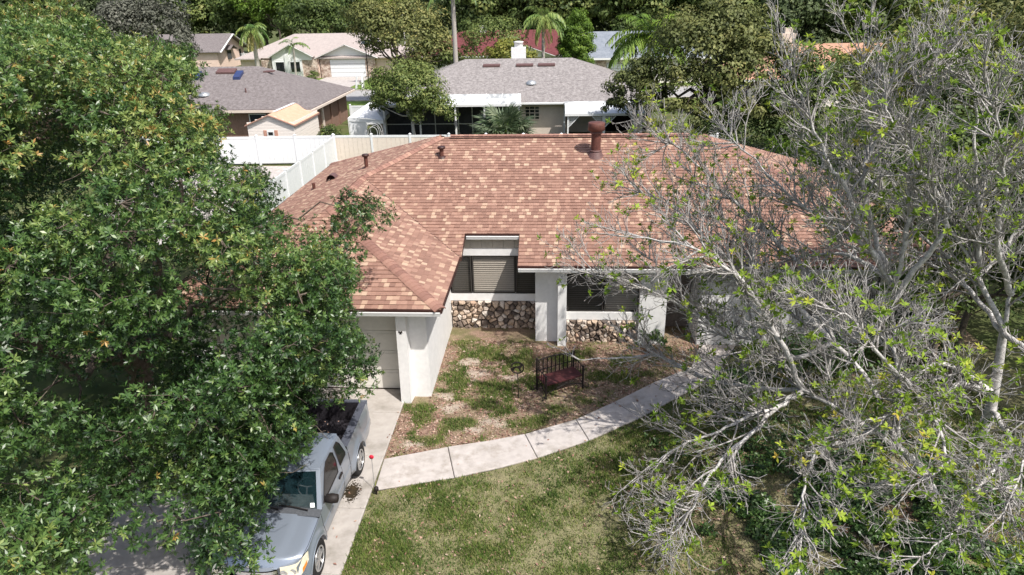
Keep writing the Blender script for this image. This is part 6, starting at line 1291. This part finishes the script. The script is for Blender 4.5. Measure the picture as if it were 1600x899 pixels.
win(sh_, sxm - .28, sxm + .20, 1.10, 1.75, sy0 - .03, (1, 2))
for x in (sxm - .52, sxm + .23): bx('shutter', MT['shutter'], sh_, (x, sy0 - .07, 1.05, x + .22, sy0 - .03, 1.8))

# far house: pinkish hip roof with two gables and a white garage
F_ = thing('pinkish_roofed_house', 'far house with pale pinkish roof, stone walls and white garage door across the road', 'house', (-31, 98, 0))
fs, zr = hip(-42.5, -20.5, 92.9, 105.5, 2.55, .43); roof_part(fs, MT['pink_roof'], F_)
def front_gable(x0, x1, y, z, s, yback, m, wm, root, ov=.5):
    xm = (x0 + x1) / 2; zr = z + s * (x1 - x0) / 2
    roof_part([[q(x0 - ov, y - ov, z - ov * s), q(xm, y - ov, zr), q(xm, yback, zr), q(x0 - ov, yback, z - ov * s)], [q(xm, y - ov, zr), q(x1 + ov, y - ov, z - ov * s), q(x1 + ov, yback, z - ov * s), q(xm, yback, zr)]], m, root, .14, 'gable_roof')
    b = MB(); b.bar((x0 - ov, y - ov - .03, z - ov * s - .09), (xm, y - ov - .03, zr - .09), .05, .24, (0, 1, 0)); b.bar((xm, y - ov - .033, zr - .092), (x1 + ov, y - ov - .033, z - ov * s - .092), .05, .24, (0, 1, 0)); b.build('barge_board', MT['trim'], root)
    b = MB(); b.add([(x0, y, 2.3), (x1, y, 2.3), (x1, y, z), (xm, y, zr - .15), (x0, y, z)] + [(x0, y + .2, 2.3), (x1, y + .2, 2.3), (x1, y + .2, z), (xm, y + .2, zr - .15), (x0, y + .2, z)], [(0, 1, 2, 3, 4), (9, 8, 7, 6, 5), (0, 5, 6, 1), (1, 6, 7, 2), (0, 4, 9, 5)]); b.build('gable_wall', wm, root)
front_gable(-31.1, -23.6, 93.3, 2.72, .40, 99, MT['pink_roof'], MT['trim'], F_)
front_gable(-37.3, -31.9, 92.6, 2.95, .52, 98, MT['pink_roof'], MT['trim'], F_, .3)
garage(F_, -29.75, -24.95, 2.25, 93.36)
for q_ in ((-31.05, 93.25, -.1, -29.75, 93.7, 2.3), (-24.95, 93.25, -.1, -23.65, 93.7, 2.3), (-38.9, 92.9, -.1, -37.3, 93.3, 2.6), (-33.3, 92.75, -.1, -31.3, 93.2, 2.5)): bx('stone_pier', MT['far_stone'], F_, q_)
for q_ in ((-42, 93.5, -.1, -38.9, 93.8, 2.5), (-31.3, 95.2, -.1, -30.9, 95.5, 2.5), (-31.3, 93.2, -.1, -31.2, 95.2, 2.4), (-23.65, 93.7, -.1, -21.0, 93.9, 2.5), (-21.2, 93.9, -.1, -21.0, 105, 2.5)): bx('wall', MT['pink_wall'], F_, q_)
bx('window_bay', MT['trim'], F_, (-37.3, 92.55, -.1, -33.3, 92.8, 2.4))
win(F_, -36.9, -35.6, .75, 2.15, 92.55); win(F_, -34.9, -33.5, .75, 2.15, 92.55)
bx('pilaster', MT['trim'], F_, (-35.5, 92.4, -.1, -34.95, 92.55, 2.95))
b = MB(); b.lathe((-34.6, 95.4, 3.5), [(.06, 0), (.06, .6)], 6); b.build('vent_pipe', MT['vent_metal'], F_)

# pink gabled house far left
G_ = thing('pink_gabled_house', 'pink stucco gabled house at the far left beyond the taupe roof', 'house', (-56, 110, 0))
roof_part([[q(-66, 105.4, 2.6), q(-50.3, 105.4, 2.6), q(-50.3, 110.7, 4.95), q(-66, 110.7, 4.95)], [q(-50.3, 110.7, 4.95), q(-50.3, 116, 2.6), q(-66, 116, 2.6), q(-66, 110.7, 4.95)]], MT['taupe_roof'], G_, .14)
b = MB(); b.add([(-51, 105.9, -.1), (-51, 115.5, -.1), (-51, 115.5, 2.6), (-51, 110.7, 4.75), (-51, 105.9, 2.6)], [(0, 1, 2, 3, 4)]); b.box(-65, 105.9, -.1, -51.01, 106.2, 2.55); b.build('wall', MT['pink_wall'], G_)
b = MB(); b.bar((-50.2, 105.4, 2.5), (-50.2, 110.7, 4.85), .06, .26, (1, 0, 0)); b.bar((-50.2, 110.7, 4.84), (-50.2, 116, 2.49), .06, .26, (1, 0, 0)); b.build('barge_board', MT['trim'], G_)
pr_ = roof_part([[q(-51, 108.6, 2.7), q(-50.1, 108.6, 2.7), q(-50.1, 110.0, 3.3), q(-51, 110.0, 3.3)], [q(-50.1, 110.0, 3.3), q(-50.1, 111.4, 2.7), q(-51, 111.4, 2.7), q(-51, 110.0, 3.3)]], MT['taupe_roof'], G_, .08, 'window_hood')
bx('window', MT['dark_pane'], G_, (-51.02, 109.3, 1.2, -50.96, 110.7, 2.5), (-51.02, 113.6, 1.1, -50.96, 114.4, 2.4)); bx('window', MT['dark_pane'], G_, (-58.5, 105.84, .6, -55.5, 105.92, 2.3))

# maroon, blue grey and orange roofs half hidden by trees
M_ = thing('maroon_roofed_house', 'house with a maroon red roof half hidden behind the small yellowing tree', 'house', (-2, 97, 0))
fs, zr = hip(-19, 1.6, 93.5, 106, 2.45, .45, gab1=True); roof_part(fs, MT['maroon_roof'], M_)
bx('wall', MT['siding'], M_, (-18.3, 94.2, -.1, .9, 94.5, 2.4), (.7, 94.5, -.1, .9, 105.5, 2.4)); bx('fascia', MT['trim'], M_, (-19, 93.42, 2.25, 1.6, 93.52, 2.43))
b = MB(); b.bar((1.66, 93.5, 2.38), (1.66, 99.75, 5.2), .06, .24, (1, 0, 0)); b.build('barge_board', MT['trim'], M_)
front_gable(-8.3, .2, 92.6, 2.5, .34, 97, MT['maroon_roof'], MT['siding'], M_, .4)
win(M_, -1.2, .3, .9, 2.1, 94.2); bx('chimney', MT['wall'], M_, (-10.2, 99.2, 4.5, -9.2, 100.0, 5.9))
Q_ = thing('blue_roofed_house', 'house with a blue grey roof and white garage left of the broad feather palm', 'house', (7, 88, 0))
fs, zr = hip(3.6, 18, 82.6, 93, 2.9, .50, gab0=True); roof_part(fs, MT['blue_roof'], Q_)
bx('wall', MT['siding'], Q_, (4.2, 83.3, -.1, 17.4, 83.6, 2.8), (4.1, 83.6, -.1, 4.3, 92.6, 2.8)); bx('fascia', MT['trim'], Q_, (3.6, 82.52, 2.68, 18, 82.62, 2.88))
b = MB(); b.bar((3.55, 82.6, 2.8), (3.55, 87.8, 5.4), .06, .26, (1, 0, 0)); b.build('barge_board', MT['trim'], Q_)
garage(Q_, 6.2, 10.6, 2.2, 83.24); bx('stone_pier', MT['far_stone'], Q_, (5.0, 83.1, -.1, 6.1, 83.3, 2.7)); win(Q_, 4.3, 4.9, .8, 2.1, 83.3)
O_ = thing('orange_roofed_house', 'house with an orange brown roof and pale chimney at the upper right', 'house', (27, 72, 0))
fs, zr = hip(20, 40, 64, 76, 2.5, .42); roof_part(fs, MT['orange_roof'], O_)
bx('wall', MT['siding'], O_, (20.7, 64.7, -.1, 39.3, 65, 2.45)); bx('fascia', MT['trim'], O_, (20, 63.92, 2.3, 40, 64.02, 2.48)); win(O_, 22.5, 24.0, .9, 2.1, 64.7); win(O_, 26.5, 28.0, .9, 2.1, 64.7)
ck = bx('chimney', MT['beige'], O_, (25.0, 71, 4.2, 26.3, 72, 5.9)); bx('chimney_cap', MT['beige'], ck, (25.3, 71.2, 5.9, 26.0, 71.8, 6.4))
O_.location.x -= 3.0
vn = thing('parked_van', 'white vehicle parked in deep tree shade beyond the orange brown roof', 'van', (24.7, 79, 0))
b = MB(); b.grid([[(24.7 + s * w_, 79 + u, z) for s, w_, z in ((-1, .95, .4), (-1, 1.0, 1.1), (-1, .85, 1.95), (-.6, .85, 2.1), (.6, .85, 2.1), (1, .85, 1.95), (1, 1.0, 1.1), (1, .95, .4))] for u in (-2.4, -2.3, -1.2, 0, 1.5, 2.4)]); b.add([(23.75, 76.6, .4), (25.65, 76.6, .4), (25.7, 76.6, 1.1), (25.55, 76.7, 1.95), (23.85, 76.7, 1.95), (23.7, 76.6, 1.1)], [(0, 1, 2, 3, 4, 5)]); b.build('body', MT['van_white'], vn)
bx('windscreen', MT['dark_pane'], vn, (23.95, 76.56, 1.2, 25.45, 76.6, 1.8))
for x in (23.8, 25.5):
    for y in (77.4, 80.6): b = MB(); b.lathe((x, y, .34), [(.2, -.1), (.34, -.1), (.34, .1), (.2, .1)], 14, 'x'); b.build('wheel', MT['tyre'], vn)
lp = thing('lamp_post', 'black post lantern standing before the orange brown roof', 'lamp post', (24.2, 62.0, 0))
b = MB(); b.tube([(24.2, 62, 0), (24.2, 62, 3.1)], .05, 8); b.build('post', MT['black'], lp); b = MB(); b.lathe((24.2, 62, 3.1), [(.08, 0), (.18, .35), (.22, .38), (.05, .55)], 8); b.build('lantern', MT['black'], lp)

for t_ in (vn, lp): t_.location.x -= 2.4
# street side things
sl = thing('solar_street_lamp', 'dark pole with a tilted solar panel lamp head by the far driveway', 'street lamp', (-22.9, 86.3, 0))
b = MB(); b.tube([(-22.9, 86.3, 0), (-22.85, 86.3, 4.75)], [.075, .06], 8); b.build('pole', MT['black'], sl)
b = MB(); b.slab([Vector((-23.2, 85.6, 4.75)), Vector((-21.4, 85.9, 4.62)), Vector((-21.3, 86.9, 4.95)), Vector((-23.1, 86.8, 5.05))], .06); b.build('solar_panel', MT['solar'], sl)
b = MB(); b.box(-23.7, 86.0, 4.85, -22.9, 86.35, 4.97); b.build('lamp_head', MT['grey_plastic'], sl)
ml = thing('mailbox', 'dark rounded mailbox post beside the solar street lamp', 'mailbox', (-21.9, 87.4, 0))
b = MB(); b.tube([(-21.9, 87.4, 0), (-21.9, 87.4, 1.1)], .07, 6); b.lathe((-22.3, 87.4, 1.35), [(.05, 0), (.30, .02), (.30, .8), (.05, .82)], 12, 'x'); b.build('box', MT['black'], ml)
af = thing('a_frame_stand', 'white wooden A shaped stand on the far kerb', 'stand', (-22.5, 80.9, 0))
for x in (-22.9, -22.1):
    b = MB(); b.bar((x - .08, 80.6, 0), (x + (.1 if x < -22.5 else -.1), 80.9, 1.4), .16, .07); b.bar((x - .08, 81.3, 0), (x, 80.95, 1.4), .14, .07); b.build('leg', MT['trim'], af)
b = MB(); b.bar((-22.9, 80.75, .55), (-22.1, 80.75, .55), .06, .12); b.build('cross_bar', MT['trim'], af)
cn = thing('canopy_tent', 'white peaked canopy tent in the side yard behind the fence', 'canopy', (-13.5, 50, 0))
b = MB(); pk = Vector((-13.4, 50.2, 2.85)); cs = [Vector((-14.75, 48.9, 1.95)), Vector((-12.2, 48.9, 1.75)), Vector((-12.2, 51.4, 1.95)), Vector((-14.75, 51.4, 1.95))]
for i in range(4):
    a, c = cs[i], cs[(i + 1) % 4]; m_ = a.lerp(c, .5) + Zv(.06); b.add([a, m_, pk], [(0, 1, 2)]); b.add([m_, c, pk], [(0, 1, 2)]); b.add([a, c, c - Zv(.25), a - Zv(.25)], [(0, 1, 2, 3)])
b.build('canopy', MT['vinyl'], cn)
for c in cs: b = MB(); b.tube([(c.x, c.y, 0), (c.x, c.y, c.z)], .03, 6); b.build('pole', MT['trim'], cn)
b = MB(); b.grid([[(-14.7 + .25 * i, 48.92 + .04 * (i % 2), z) for i in range(6)] for z in (.1, 1.0, 1.85)]); b.build('side_curtain', MT['vinyl'], cn)
tr = thing('garden_arch', 'thin white wire garden arch in front of the canopy tent', 'garden arch', (-12.2, 46, 0))
for y in (45.8, 46.3):
    for r_ in (.30, .55): b = MB(); b.tube([(-12.2 - r_, y, 0), (-12.2 - r_, y, 1.5)] + [(-12.2 - r_ * math.cos(t), y, 1.5 + r_ * 1.1 * math.sin(t)) for t in [math.pi * k / 8 for k in range(1, 8)]] + [(-12.2 + r_, y, 1.5), (-12.2 + r_, y, 0)], .014, 5); b.build('hoop', MT['trim'], tr)
b = MB()
for k in range(6): b.tube([(-12.75, 45.8, .2 + k * .26), (-12.75, 46.3, .2 + k * .26)], .008, 4); b.tube([(-11.65, 45.8, .2 + k * .26), (-11.65, 46.3, .2 + k * .26)], .008, 4)
b.build('rungs', MT['trim'], tr, kind='stuff')
pt = thing('planter_box', 'brick red planter box under the garden arch', 'planter', (-11.6, 46.9, 0)); bx('box', MT['shutter'], pt, (-12.0, 46.6, 0, -11.0, 47.2, 1.0)); bx('soil', MT['mortar'], pt, (-11.95, 46.65, 1.0, -11.05, 47.15, 1.03))
